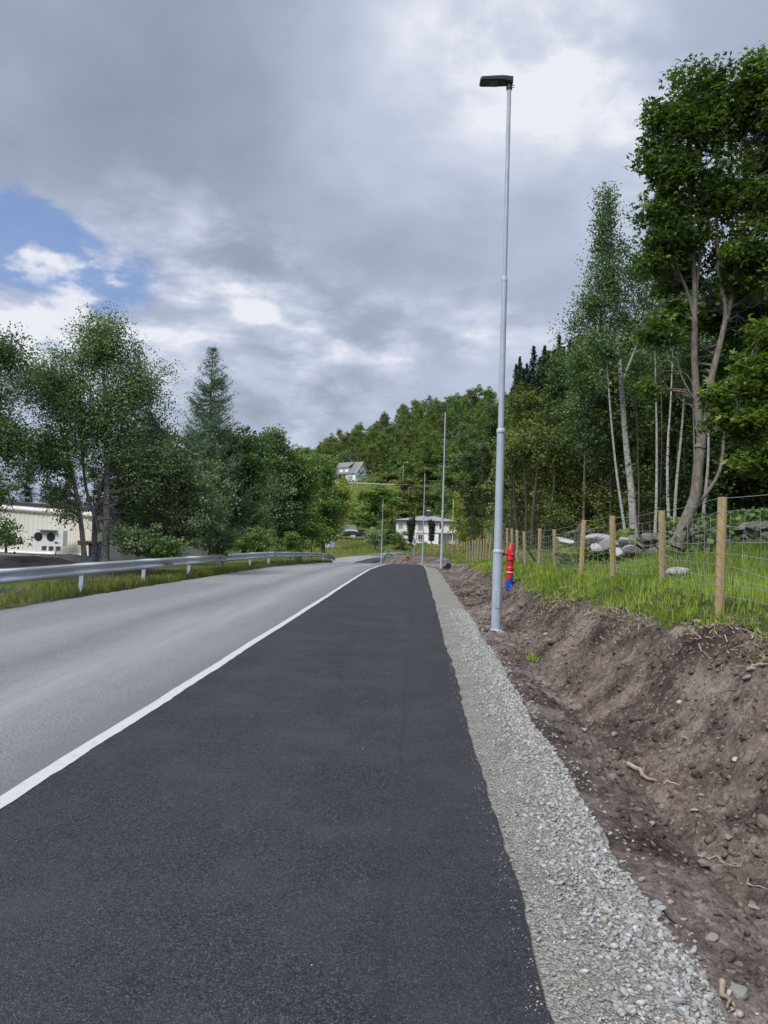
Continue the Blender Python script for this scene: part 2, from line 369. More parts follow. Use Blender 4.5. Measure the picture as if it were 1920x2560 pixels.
# paint
m, q, b = new_mat('line_paint'); oc = q.add('ShaderNodeTexCoord').outputs['Object']
n = q.noise(oc, 14, 6, .7); n2 = q.noise(oc, 90, 3, .7)
q.put(b, 'Base Color', q.mix(q.ramp(q.math('ADD', q.math('MULTIPLY', n, .6), q.math('MULTIPLY', n2, .4)), [(.38, .6), (.46, 0.0)]), (.52, .53, .52), (.28, .28, .28)))
b.inputs['Roughness'].default_value = .7; set_bump(q, b, n2, .3, .004); M['paint'] = m
# dirt
m, q, b = new_mat('dirt'); oc = q.add('ShaderNodeTexCoord').outputs['Object']
n1 = q.noise(oc, 1.1, 6, .6); n2 = q.noise(oc, 11, 7, .72); n3 = q.noise(oc, 60, 4, .7)
f = q.math('ADD', q.math('MULTIPLY', n1, .62), q.math('MULTIPLY', n2, .38))
c = q.ramp(f, [(.37, (.040, .030, .025)), (.46, (.10, .075, .062)), (.53, (.19, .15, .127)), (.61, (.31, .26, .225))])
c = q.mix(q.ramp(n3, [(.34, .7), (.5, 0.0)]), c, (.03, .024, .02))
v = q.voro(oc, 38, 'F1', 1); c = q.mix(q.ramp(q.sep(v)[1], [(.90, 0.0), (.98, .7)]), c, (.32, .29, .25))
ga = q.add('ShaderNodeAttribute', attribute_name='grassy').outputs['Fac']
c = q.mix(ga, c, q.ramp(n2, [(.35, (.03, .045, .012)), (.6, (.09, .11, .03))]))
q.put(b, 'Base Color', c); b.inputs['Roughness'].default_value = .95; b.inputs['Specular IOR Level'].default_value = .15
set_bump(q, b, q.math('ADD', n2, q.math('MULTIPLY', n3, .35)), 1.0, .035); M['dirt'] = m
# gravel bed
def gravelmat(name, c1, c2, c3, sc):
    m, q, b = new_mat(name); oc = q.add('ShaderNodeTexCoord').outputs['Object']
    v = q.voro(oc, sc, 'F1', 1); vd = q.voro(oc, sc, 'F1', 0); n1 = q.noise(oc, 2.3, 5, .6); n3 = q.noise(oc, sc*2, 3, .7)
    c = q.ramp(q.sep(v)[0], [(.0, c1), (.5, c2), (1, c3)])
    c = q.mix(q.ramp(n1, [(.4, .0), (.65, .6)]), c, c1); c = q.mix(q.ramp(n3, [(.3, .8), (.5, 0.0)]), c, tuple(k*.4 for k in c1))
    q.put(b, 'Base Color', c); b.inputs['Roughness'].default_value = .95
    set_bump(q, b, q.math('SUBTRACT', q.math('MULTIPLY', n3, .5), vd), 1.0, .02); return m
M['gravel_bed'] = gravelmat('gravel_bed', (.215, .20, .165), (.36, .34, .29), (.54, .52, .46), 75)
M['driveway'] = gravelmat('driveway_gravel', (.13, .13, .13), (.22, .22, .225), (.32, .32, .32), 30)
# stones
def stonemat(name, cols, moss=False):
    m, q, b = new_mat(name); oc = q.add('ShaderNodeTexCoord').outputs['Object']
    at = q.add('ShaderNodeAttribute', attribute_name='tint').outputs['Fac']; oi = q.add('ShaderNodeObjectInfo').outputs['Random']
    f = q.math('FRACT', q.math('ADD', at, oi)); c = q.ramp(f, [(i/(len(cols)-1), k) for i, k in enumerate(cols)])
    n = q.noise(oc, 30, 6, .7); c = q.mix(q.ramp(n, [(.3, .6), (.6, 0.0)]), c, tuple(k*.4 for k in cols[0]))
    if moss:
        nn = q.noise(oc, 3, 5, .6); c = q.mix(q.ramp(nn, [(.5, 0.0), (.62, .8)]), c, (.06, .075, .02))
    q.put(b, 'Base Color', c); b.inputs['Roughness'].default_value = .85; set_bump(q, b, n, .5, .01); return m
M['stone'] = stonemat('stone', [(.20, .205, .21), (.36, .36, .35), (.31, .30, .26), (.50, .48, .43), (.27, .29, .31), (.58, .57, .54), (.40, .35, .30), (.34, .36, .35)])
M['boulder'] = stonemat('boulder', [(.32, .31, .31), (.46, .43, .42), (.60, .56, .54)])
M['moss_rock'] = stonemat('moss_rock', [(.10, .10, .09), (.18, .18, .16), (.24, .22, .19)], True)
M['brown_stone'] = stonemat('brown_stone', [(.16, .13, .11), (.26, .22, .19), (.36, .32, .28)])
# ground
m, q, b = new_mat('ground_green'); oc = q.add('ShaderNodeTexCoord').outputs['Object']
n1 = q.noise(oc, .11, 6, .65); n2 = q.noise(oc, 1.3, 8, .75); n3 = q.noise(oc, .55, 6, .7)
c = q.ramp(q.math('ADD', q.math('MULTIPLY', n1, .4), q.math('MULTIPLY', n2, .6)), [(.34, (.04, .06, .014)), (.46, (.09, .12, .024)), (.57, (.15, .175, .04)), (.7, (.24, .22, .085))])
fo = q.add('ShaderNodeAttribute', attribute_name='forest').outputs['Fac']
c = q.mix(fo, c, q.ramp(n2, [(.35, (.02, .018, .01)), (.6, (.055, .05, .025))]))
va = q.add('ShaderNodeAttribute', attribute_name='verge').outputs['Fac']
c = q.mix(q.math('MULTIPLY', va, q.ramp(n3, [(.42, 1.0), (.58, .35)])), c, q.ramp(n2, [(.35, (.06, .05, .04)), (.55, (.13, .115, .10)), (.7, (.22, .21, .19))]))
q.put(b, 'Base Color', c); b.inputs['Roughness'].default_value = .95; b.inputs['Specular IOR Level'].default_value = .1
set_bump(q, b, q.math('ADD', n2, n3), 1.0, .25); M['ground'] = m
# metals, woods etc.
m, q, b = new_mat('galvanised'); oc = q.add('ShaderNodeTexCoord').outputs['Object']
n = q.noise(oc, 3, 6, .6); v = q.voro(oc, 22, 'F1', 1)
q.put(b, 'Base Color', q.mix(q.ramp(n, [(.3, 0.0), (.7, 1.0)]), (.36, .41, .48), (.47, .52, .60)))
q.put(b, 'Roughness', q.math('MULTIPLY_ADD', q.sep(v)[0], .15, .5)); b.inputs['Metallic'].default_value = .12; M['galv'] = m
m, q, b = new_mat('rail_steel'); oc = q.add('ShaderNodeTexCoord').outputs['Object']
n = q.noise(q.scalev(oc, (1, .3, 6)), 2, 6, .6); st = q.noise(q.scalev(oc, (3, 3, .6)), 3, 6, .7)
c = q.mix(q.ramp(n, [(.3, 0.0), (.7, 1.0)]), (.42, .45, .47), (.66, .69, .70)); c = q.mix(q.ramp(st, [(.6, 0.0), (.75, .5)]), c, (.24, .25, .25))
q.put(b, 'Base Color', c); b.inputs['Roughness'].default_value = .42; b.inputs['Metallic'].default_value = .6; M['rail'] = m
M['wood_post'] = None
m, q, b = new_mat('post_wood'); oc = q.add('ShaderNodeTexCoord').outputs['Object']; oi = q.add('ShaderNodeObjectInfo').outputs['Random']
n = q.noise(q.scalev(oc, (30, 30, 1.6)), 1, 6, .65, .4)
c = q.ramp(n, [(.3, (.20, .135, .055)), (.5, (.36, .265, .12)), (.7, (.46, .36, .19))])
c = q.mix(q.math('MULTIPLY', oi, .45), c, (.25, .20, .13)); c = q.mix(q.smooth(q.sep(oc)[2], .3, -.05, 0, .45), c, (.16, .12, .08))
q.put(b, 'Base Color', c); b.inputs['Roughness'].default_value = .8; set_bump(q, b, n, .4, .006); M['wood_post'] = m
M['wire'] = simple('wire_zinc', (.42, .46, .45), .5, .5, .1)
M['stick'] = simple('dry_wood', (.36, .29, .21), .9, 0, .35, 20, .4, 60)
M['dark_stick'] = simple('dark_dead_wood', (.09, .07, .055), .9, 0, .4, 20, .4, 60)
M['head'] = simple('lamp_head_grey', (.035, .038, .045), .45, .2, .1)
M['lens'] = simple('lamp_lens', (.09, .10, .12), .15, 0, .05)
M['red'] = simple('hydrant_red', (.52, .018, .022), .38, 0, .18, 14, .15, 60)
M['blue'] = simple('hydrant_blue', (.01, .07, .46), .45, 0, .12, 10)
M['white'] = simple('white_paint', (.74, .75, .76), .55, 0, .06, 3)
M['white_wall'] = simple('white_board_wall', (.88, .89, .91), .6, 0, .05, .6)
M['cream_wall'] = simple('cream_wall', (.82, .80, .74), .65, 0, .06, .5)
M['cladding'] = simple('cream_cladding', (.72, .70, .62), .5, .1, .10, .6)
M['slate'] = simple('slate_roof', (.20, .20, .21), .75, 0, .25, 4, .4, 8)
M['dark_roof'] = simple('grey_felt_roof', (.27, .28, .30), .7, 0, .15, 1.5)
M['fascia'] = simple('dark_fascia', (.045, .045, .05), .6, 0, .1)
M['glass'] = simple('window_glass', (.05, .06, .075), .08, 0, .2, 1)
M['pale_glass'] = simple('curtained_glass', (.30, .33, .37), .12, 0, .25, 1.2)
M['black'] = simple('black_plastic', (.012, .012, .014), .45, 0, .1)
M['trim'] = simple('window_trim', (.66, .66, .66), .5, 0, .05)
M['tarp'] = simple('blue_tarp', (.03, .28, .42), .5, 0, .3, 3)
M['greywood'] = simple('grey_boards', (.27, .27, .27), .8, 0, .4, 4)
M['concrete'] = simple('concrete', (.34, .33, .31), .85, 0, .25, 3, .3, 30)
M['brass'] = simple('brass_cap', (.42, .36, .24), .45, .6, .2)
M['soil_pile'] = simple('dark_soil', (.045, .04, .036), .95, 0, .5, 3, 1.0, 12)
M['rust'] = simple('rust', (.26, .075, .03), .8, .2, .35, 10)
M['navy'] = simple('navy_plastic', (.02, .03, .07), .5, 0, .2, 4)
M['carwhite'] = simple('car_white', (.70, .70, .70), .25, 0, .04)
M['signgrey'] = simple('sign_panel', (.45, .44, .42), .5, 0, .15, 12)
M['mint'] = simple('mint_glass', (.30, .52, .50), .2, 0, .25, 5)

# ------------------------------------------------------------------ ground sheet
def axis(neg, pos, near, grow):
    a = [0.0]; st = near
    while a[-1] < pos: st = max(near, a[-1]*grow); a.append(a[-1]+st)
    b = [0.0]
    while b[-1] > -neg: st = max(near, -b[-1]*grow); b.append(b[-1]-st)
    return np.array(b[:0:-1]+a)
def grid_faces(nr, nc):
    i = np.arange((nr-1)*nc).reshape(nr-1, nc)[:, :-1]
    return np.stack([i, i+1, i+nc+1, i+nc], -1).reshape(-1, 4)
gx = axis(1500, 1500, .45, .035); gy = axis(60, 1800, .5, .022)
X, Y = np.meshgrid(gx, gy)
H, SS, YN = height(X, Y, True)
SP = SS-PW
under = (SS > sleft(YN)-.15) & (SP < 3.3) & (YN < 178)
far_path = (YN > 113) & (SP > .9)
H = np.where(under & ~far_path, H-.16, H)
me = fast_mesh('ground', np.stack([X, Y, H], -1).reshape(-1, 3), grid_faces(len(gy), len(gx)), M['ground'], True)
rr = np.hypot(X, Y); uu = X/np.maximum(Y, 4)
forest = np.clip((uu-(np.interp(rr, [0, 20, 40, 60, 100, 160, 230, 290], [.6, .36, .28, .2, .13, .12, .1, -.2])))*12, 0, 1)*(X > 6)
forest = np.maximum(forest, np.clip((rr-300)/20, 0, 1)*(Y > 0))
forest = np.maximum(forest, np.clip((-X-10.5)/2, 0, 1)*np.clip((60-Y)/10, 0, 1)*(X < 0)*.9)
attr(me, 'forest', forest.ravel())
verge = np.clip(1.6-(sleft(YN)-SS), 0, 1)*(SS < 0)*(SS < sleft(YN)+.5)
verge = np.maximum(verge, (np.clip(2.2-(SP-.0), 0, 1)*(YN > 108)*(SS > 0)))
attr(me, 'verge', verge.ravel())
tag(link('ground', me), kind='structure')

def strip(name, s0, s1, y0, y1, mat, dz, ns=2, grow=.01, near=.15, wob0=None, wob1=None, attrs=None, hfun=None):
    """sheet following the white line between offsets s0(y)..s1(y)"""
    # arclength sampling of the white line
    L = [0]
    for a, b in zip(WLC[:-1], WLC[1:]): L.append(L[-1]+np.hypot(*(b-a)))
    L = np.array(L); t0 = np.interp(y0, WLC[:, 1], L); t1 = np.interp(y1, WLC[:, 1], L)
    ts = [t0]
    while ts[-1] < t1: ts.append(ts[-1]+max(near, (ts[-1]-14)*grow))
    ts = np.array(ts); px = np.interp(ts, L, WLC[:, 0]); py = np.interp(ts, L, WLC[:, 1])
    tx = np.gradient(px); ty = np.gradient(py); l = np.hypot(tx, ty); nx = ty/l; ny = -tx/l
    a = s0(py) if callable(s0) else np.full(len(py), s0); b = s1(py) if callable(s1) else np.full(len(py), s1)
    if wob0 is not None: a = a+wob0(py)
    if wob1 is not None: b = b+wob1(py)
    f = np.linspace(0, 1, ns+1)[None, :]; s = a[:, None]*(1-f)+b[:, None]*f
    XX = px[:, None]+nx[:, None]*s; YY = py[:, None]+ny[:, None]*s
    ZZ = zroad(py)[:, None]+0*s+dz if hfun is None else hfun(s, py[:, None]+0*s, XX, YY)
    me = fast_mesh(name, np.stack([XX, YY, ZZ], -1).reshape(-1, 3), grid_faces(len(ts), ns+1)[:, ::-1], mat, True)
    return me, s, py
me, _, _ = strip('road', sleft, .02, -12, 182, M['old_asphalt'], 0, 6, wob0=lambda y: fbm(y*1.7, y*0, 3, 3)*.10)
tag(link('road', me), kind='structure')
me, _, _ = strip('footpath', 0.0, PW, -12, 150, M['new_asphalt'], .004, 6, near=.05, grow=.006, wob1=lambda y: fbm(y*4.1, y*0, 4, 8)*.03+fbm(y*.5, y*0+4, 2, 8)*.03)
tag(link('footpath', me), kind='structure')
me, _, _ = strip('road_marking', -.085, .03, -12, 118, M['paint'], .008, 2, near=.06, grow=.004, wob0=lambda y: fbm(y*.35, y*0, 3, 21)*.035+fbm(y*5, y*0, 2, 24)*.006, wob1=lambda y: fbm(y*.35, y*0, 3, 21)*.035+fbm(y*6, y*0, 3, 29)*.012)
tag(link('road_marking', me), kind='structure')
def gravel_edge(y): return np.interp(y, [2, 8, 14], [.46, .50, .55])+fbm(y*1.3, y*0, 3, 31)*.07+fbm(y*6, y*0, 2, 35)*.03
def hgrav(s, y, X, Y): return zroad(y)+prof(np.clip(s-PW, 0, 9), y)+.001+fbm(X*9, Y*9, 2, 3)*.008*np.clip((s-PW)*5, 0, 1)-.012*np.clip(-(s-PW-.06)*30, 0, 1)
me, _, _ = strip('gravel_shoulder', PW-.1, lambda y: PW+gravel_edge(y)+.14, -4, 112, M['gravel_bed'], 0, 12, near=.06, grow=.008, hfun=hgrav)
tag(link('gravel_shoulder', me), kind='structure')
# dirt bank, lumpy real relief
def grass_edge(y): return np.interp(y, [0, 6, 9, 14, 20, 40, 57, 66, 80, 112], [3.1, 2.95, 2.5, 2.1, 2.05, 2.2, 2.4, 2.4, 2.6, 2.6])+fbm(y*1.1, y*0, 3, 41)*.28
def relief(X, Y, yn, sp):
    amp = np.clip((sp-.55)/.5, 0, 1)*np.clip(.35+(sp/2.2), 0, 1)
    n = fbm(X*1.7, Y*1.1, 3, 51)*.07+fbm(X*5, Y*3.6, 4, 55)*.06+np.abs(fbm(X*11, Y*8, 3, 61))*.07+np.abs(fbm(X*27, Y*21, 2, 64))*.026+fbm(X*42, Y*36, 2, 66)*.014
    return n*amp*1.25
def hdirt(s, y, X, Y):
    sp = s-PW; z = zroad(y)+prof(np.clip(sp, 0, 3.6), y); far = np.clip((sp-3.25)/.35, 0, 1)
    edge = grass_edge(y); lip = np.exp(-((sp-edge+.12)/.16)**2)*.07*(y < 50)
    return z+relief(X, Y, y, sp)+lip-.02-far*.10-.03*np.clip(1-(sp-.5)*4, 0, 1)
me, s, py = strip('dirt_bank', PW+.5, PW+3.6, -4, 113, M['dirt'], 0, 120, near=.032, grow=.006, hfun=hdirt)
E = grass_edge(py)[:, None]; gr = np.clip(((s-PW)-E+.05)*7, 0, 1); attr(me, 'grassy', gr.ravel())
tag(link('dirt_bank', me), kind='structure')
def dz_surf(x, y):
    s, yn = soff([x], [y]); sp = s-PW
    if 0.5 < sp[0] < 3.5 and yn[0] < 112: return float(hdirt(s, yn, np.array([x]), np.array([y]))[0])
    return hz(x, y)
# gravel driveway crossing
dx = np.linspace(0, 1, 60)[:, None]; dw = np.linspace(-1, 1, 12)[None, :]
x0, x1 = 3.15, 20; XX = x0+dx*(x1-x0)+0*dw; YY = 53.3+dw*(4.6+fbm(XX*.6, XX*0, 2, 3)*.5)+(XX-x0)*.18
ZZ = height(XX, YY); ZZ = np.maximum(ZZ, zroad(53)+.03+(XX-x0)*.022)+.03
me = fast_mesh('driveway', np.stack([XX, YY, ZZ], -1).reshape(-1, 3), grid_faces(60, 12), M['driveway'], True)
tag(link('driveway', me), kind='structure')

# ------------------------------------------------------------------ leaf meshes
def rot_frames(n, rs, up_bias=.5):
    nrm = rs.normal(size=(n, 3)); nrm[:, 2] = np.abs(nrm[:, 2])+up_bias; nrm /= np.linalg.norm(nrm, axis=1)[:, None]
    a = rs.normal(size=(n, 3)); a -= nrm*(a*nrm).sum(1)[:, None]; a /= np.linalg.norm(a, axis=1)[:, None]
    return a, np.cross(nrm, a), nrm
def leaf_mesh(name, C, size, tint, mat, rs, shape='diamond', up=.1, droop=0.0):
    n = len(C); a, b, nn = rot_frames(n, rs, up); size = np.asarray(size)[:, None]
    if droop: a[:, 2] -= droop; a /= np.linalg.norm(a, axis=1)[:, None]
    if shape == 'diamond':
        K = [(-.5, 0, 0), (0, .32, .06), (.5, 0, 0), (0, -.32, .06)]; Fq = [(0, 1, 2, 3)]
    elif shape == 'round':
        K = [(-.5, 0, 0), (-.05, .45, .08), (.5, 0, 0), (-.05, -.45, .08)]; Fq = [(0, 1, 2, 3)]
    elif shape == 'needle':
        K = [(-.5, 0, 0), (0, .09, 0), (.5, 0, 0), (0, -.09, 0)]; Fq = [(0, 1, 2, 3)]
    else:  # maple: three pointed lobes on one base
        K = [(-.4, 0, 0), (.0, .17, .05), (.6, 0, -.05), (.0, -.17, .05), (-.1, .52, -.03), (.18, .5, -.08), (-.1, -.52, -.03), (.18, -.5, -.08), (-.05, .3, .02), (-.05, -.3, .02)]
        Fq = [(0, 1, 2, 3), (0, 4, 5, 1), (0, 3, 7, 6)]
    V = np.concatenate([C+(a*k[0]+b*k[1]+nn*k[2])*size for k in K], 1).reshape(-1, 3)
    base = (np.arange(n)*len(K))[:, None]
    F = np.concatenate([base+np.array(fq)[None, :] for fq in Fq], 0)
    me = fast_mesh(name, V, F, mat); attr(me, 'tint', np.tile(tint, len(Fq)), 'FACE'); return me
def ell(px, py, rx, ry, d, n, rd=None):
    k = d/FPX; return (P(px, py, d), (rx*k, (rd if rd is not None else .8*(rx+ry)/2*k), ry*k), n)
def sample_clusters(ells, rs, shell=.55):
    out = []
    for c, r, n in ells:
        v = rs.normal(size=(n, 3)); v /= np.linalg.norm(v, axis=1)[:, None]
        q = (shell+(1-shell)*rs.rand(n))*np.where(rs.rand(n) < .25, rs.rand(n), 1)
        out.append(np.array(c)[None, :]+v*q[:, None]*np.array(r)[None, :])
    return np.concatenate(out)
def cloud(cl, per, cr, rs, flat=.6, tvar=.28):
    k = len(cl); v_ = rs.normal(size=(k*per, 3)); v_ /= np.linalg.norm(v_, axis=1)[:, None]; v_ *= (1.75*rs.rand(k*per)**.55)[:, None]; pos = np.repeat(cl, per, 0)+v_*np.array([cr, cr, cr*flat])*np.repeat(.55+.75*rs.rand(k), per)[:, None]
    t = np.clip(np.repeat(.5+rs.normal(size=k)*tvar*.75, per)+rs.normal(size=k*per)*tvar*.32, 0, 1); return pos, t
def jit_line(a, b, n, j, rs, sag=0):
    a = np.array(a, float); b = np.array(b, float); t = np.linspace(0, 1, n)[:, None]; p = a*(1-t)+b*t; L = np.linalg.norm(b-a)
    p[1:-1] += rs.normal(size=(n-2, 3))*j*L; p[:, 2] += np.sin(t[:, 0]*math.pi)*sag*L; return p
def limb_pts(stems):
    o = []
    for pts, r0, r1 in stems:
        pts = np.array([tuple(p) for p in pts], float)
        for a, b in zip(pts[:-1], pts[1:]):
            for t in np.linspace(0, 1, 6)[:-1]: o.append(a*(1-t)+b*t)
        o.append(pts[-1])
    return np.array(o)
def densify(pts, n=5): return catmull([tuple(p) for p in pts], n) if len(pts) > 2 else np.array([tuple(p) for p in pts])
def tree(name, label, stems, ells, leaf, bk, rs, per=60, cr=.35, lsize=.09, shape='diamond', group=None, cat='tree', shell=.5, twig=.012, up=.1, flat=.6, stem_names=None, tvar=.28, droop=0.):
    base = Vector(stems[0][0][0]); t = thing(name, label, cat, base, group=group); off = np.array(base)
    for i, (pts, r0, r1) in enumerate(stems):
        D_ = densify(pts, 5)-off; n = len(D_); rr_ = [r0+(r1-r0)*(k/(n-1)) for k in range(n)]
        if i == 0 or (stem_names and stem_names[i] == 'trunk'): rr_[0] *= 1.35; rr_[1] *= 1.1
        mb = MB(); mb.tube(D_, rr_, 10 if r0 > .05 else 6)
        mb.build((stem_names[i] if stem_names else ('trunk' if i == 0 else 'limb')), M[bk], t)
    cl = sample_clusters(ells, rs, shell); LP = limb_pts(stems)
    if twig:
        mb = MB()
        for c in cl:
            d = np.linalg.norm(LP-c, axis=1)+np.where(LP[:, 2] > c[2]-.1, 2.5, 0); j = int(np.argmin(d)); a = LP[j]
            if .15 < np.linalg.norm(a-c) < 2.4:
                pl = jit_line(a, c, 5, .05, rs, .08)-off; L = np.linalg.norm(a-c); r_ = min(twig*(1+L*.5), twig*1.9, .028); mb.tube(pl, [r_*1.3, r_, r_*.8, r_*.55, r_*.3], 4, False)
        if mb.v: o = mb.build('twigs', M[bk], t); o['kind'] = 'stuff'
    pos, ti = cloud(cl, per, cr, rs, flat, tvar)
    me = leaf_mesh('crown', pos-off, lsize*(.65+.7*rs.rand(len(pos))), ti, M[leaf], rs, shape, up, droop)
    o = link('crown', me, t); return t
# ------------------------------------------------------------------ street lamps
ZH = 10.0
def make_lamp(loc, label, h=9.9, arm=.53, rz=0, group='galvanised street lamps along the footpath'):
    t = thing('street_lamp', label, 'street lamp', loc, rz, group)
    MB().lathe([(.17, 0), (.17, .012), (.115, .02), (.098, .06)], 20).build('base_plate', M['galv'], t)
    # faceted lower shaft, then two thinner round sections
    b = MB(); b.tube([(0, 0, .02), (0, 0, 1.48)], [.092, .090], 12); b.build('lower_shaft', M['galv'], t)
    MB().lathe([(.0905, 1.46), (.097, 1.475), (.097, 1.50), (.080, 1.53)], 20).build('collar', M['galv'], t)
    MB().tube([(0, 0, 1.52), (0, 0, 3.72)], [.078, .072], 16).build('middle_shaft', M['galv'], t)
    MB().lathe([(.0725, 3.70), (.085, 3.715), (.085, 3.74), (.078, 3.78), (.058, 3.80)], 20).build('collar', M['galv'], t)
    MB().tube([(0, 0, 3.78), (0, 0, 6.6)], [.056, .052], 14).build('upper_shaft', M['galv'], t)
    MB().lathe([(.0525, 6.58), (.056, 6.6), (.05, 6.66), (.043, 6.67)], 16).build('collar', M['galv'], t)
    MB().tube([(0, 0, 6.66), (0, 0, h-.10)], [.042, .038], 12).build('top_shaft', M['galv'], t)
    b = MB(); b.box((.0, .02, .55), (.09, .17, .36)); 
    hd = thing_part('lamp_head', t, M['head'], [(0.06, h-.02, .095, .07), (-.05, h-.008, .10, .065), (-.14, h-.01, .12, .06), (-.28, h-.02, .13, .055), (-arm, h-.035, .13, .045), (-arm-.03, h-.04, .11, .035)])
    MB().box((-arm*.68, -.0, h-.07), (arm*.5, .20, .012)).build('lens', M['lens'], hd)
    MB().tube([(0, 0, h-.17), (0, 0, h-.03)], .058, 14).build('socket', M['head'], t)
    b = MB(); b.tube([(.05, 0, h-.13), (.10, 0, h-.13)], .008, 6); b.tube([(.05, 0, h-.09), (.10, 0, h-.09)], .008, 6); b.build('clamp_bolts', M['galv'], t)
    return t
def thing_part(name, parent, mat, secs):
    """rounded box lofted along x: (x, z, half width y, half height z)"""
    b = MB(); n = 12; i0 = 0
    for x_, z_, hw, hh in secs:
        for k in range(n):
            a = 2*math.pi*(k+.5)/n; ca, sa = math.cos(a), math.sin(a); e = .45
            b.v.append((x_, math.copysign(abs(ca)**e, ca)*hw, z_+math.copysign(abs(sa)**e, sa)*hh))
    for q in range(len(secs)-1):
        for k in range(n):
            a = q*n+k; c = q*n+(k+1) % n; b.f.append((a, c, c+n, a+n)); b.sm.append(False)
    b.f.append(tuple(range(n))); b.sm.append(False); b.f.append(tuple(reversed(range((len(secs)-1)*n, len(secs)*n)))); b.sm.append(False)
    return b.build(name, mat, parent)
l1 = P(1240, 1568, 14.35); lamp1 = make_lamp((l1.x, l1.y, dz_surf(l1.x, l1.y)-.01), 'nearest street lamp, its galvanised pole standing just left of the red hydrant', 10.45)
# inspection hatch on the near pole
b = MB(); b.box((0, -.0915, .62), (.075, .012, .34)); b.build('hatch', M['galv'], lamp1)
def lamp_copy(px, py, d, label, rz=0, sc=.957):
    c = copy_tree(lamp1); p = P(px, py, d); c.location = (p.x, p.y, zroad(d)-.05); c['label'] = label; c.rotation_euler = (0, 0, rz); c.scale = (1, 1, sc); return c
lamp_copy(1103, 1423, 48, 'galvanised street lamp beside the black pipe end at the mouth of the gravel driveway')
lamp_copy(1056, 1410, 82, 'slim street lamp in front of the pale hip roofed house')
lamp_copy(953, 1412, 114, 'farthest street lamp of the row, left of the others at the bend', .5)
for (px, py, d, lab) in ((1130, 1385, 150, 'thin pale pole between the garage doors and the yellow green tree'), (1219, 1370, 120, 'thin whitish pole just left of the nearest lamp, against the dark trees')):
    top = 1248 if px == 1130 else 1240; p = P(px, py, d); q_ = P(px+(py-top)*.02, top, d); hh = q_.z-p.z
    t = thing('pole', lab, 'pole', p); MB().tube([(0, 0, -.5), (0, 0, hh)], [.09, .05], 8).build('shaft', M['white'], t)
    MB().lathe([(.07, hh), (.09, hh+.1), (0.01, hh+.2)], 8).build('cap', M['galv'], t)
# curved lamp on the upper road
p = P(1007, 1212, 284); hh = P(1012, 1156, 284).z-p.z
t = thing('road_lamp', 'old street lamp with a curved arm beside the upper road on the hillside', 'street lamp', p)
MB().tube([(0, 0, -1), (0, 0, hh-1)], [.14, .09], 8).build('shaft', M['galv'], t)
MB().tube([(0, 0, hh-1), (.15, 0, hh-.3), (.6, 0, hh), (1.2, 0, hh+.05)], .06, 8).build('arm', M['galv'], t)
MB().box((1.5, 0, hh+.05), (.8, .35, .18)).build('lamp_head', M['white'], t)

# ------------------------------------------------------------------ guardrail (W beam)
WPROF = [(0, -.155), (.012, -.145), (-.0, -.13), (-.012, -.115), (-.055, -.095), (-.07, -.075), (-.055, -.055), (-.012, -.02), (-.0, 0), (-.012, .02), (-.055, .055), (-.07, .075), (-.055, .095), (-.012, .115), (0, .13), (.012, .145), (0, .155)]
WPROF = [(.02, -.158), (-.045, -.14), (-.078, -.115), (-.083, -.085), (-.068, -.06), (-.012, -.028), (0, 0), (-.012, .028), (-.068, .06), (-.083, .085), (-.078, .115), (-.045, .14), (.02, .158)]
def beam(pts, toward, th=.004):
    """pts: centre line, toward: side (+1 faces the road on the right)"""
    pts = np.array([tuple(p) for p in pts]); n = len(pts); tx = np.gradient(pts[:, 0]); ty = np.gradient(pts[:, 1]); l = np.hypot(tx, ty); nx = ty/l*toward; ny = -tx/l*toward
    b = MB(); k = len(WPROF)
    for i in range(n):
        for (o, h) in WPROF: b.v.append((pts[i, 0]-nx[i]*o, pts[i, 1]-ny[i]*o, pts[i, 2]+h))
        for (o, h) in WPROF: b.v.append((pts[i, 0]-nx[i]*(o+th), pts[i, 1]-ny[i]*(o+th), pts[i, 2]+h))
    m = 2*k
    for i in range(n-1):
        for j in range(k-1):
            a = i*m+j; b.f.append((a, a+1, a+m+1, a+m)); b.sm.append(True); a += k; b.f.append((a, a+m, a+m+1, a+1)); b.sm.append(True)
        for e in (0, k-1):
            a = i*m+e; b.f.append((a, a+m, a+m+k, a+k)); b.sm.append(False)
    for i in (0, n-1):
        for j in range(k-1): b.f.append((i*m+j, i*m+k+j, i*m+k+j+1, i*m+j+1)); b.sm.append(False)
    return b
ge = [(7.5, None, -8.35), (11.5, None, -8.0), (15.5, 6), (19.5, 222), (23.5, 374), (27.5, 485), (31.5, 567), (35.5, 635), (39.5, 681), (43.5, 720), (47.5, 746), (51.5, 767), (55.5, 785), (59.5, 800), (63.5, 814), (67.5, 827), (70.5, 838)]
gp = []
for e in ge:
    xx = e[2] if e[1] is None else (e[1]-960)/FPX*e[0]
    gp.append((xx, e[0], float(zroad(e[0]))+(.75-.155)))
gp[-1] = (gp[-1][0]+.1, gp[-1][1], gp[-1][2]-.28); gp[-2] = (gp[-2][0], gp[-2][1], gp[-2][2]-.05)
gp = [(-8.7, 3.5, .595), (-8.9, -.5, .595)][::-1]+gp
t = thing('guardrail', 'long galvanised guardrail along the left edge of the road', 'guardrail', (gp[0][0], gp[0][1], 0)); off = Vector(t.location)
cc = catmull(gp, 4)
bolt = MB().lathe([(.016, 0), (.016, .006), (.008, .010)], 8).mesh('bolt', M['galv'])
for i in range(len(gp)-1):
    seg = cc[i*4:i*4+5]; seg = seg-np.array(off); beam(seg, 1).build('rail_section', M['rail'], t)
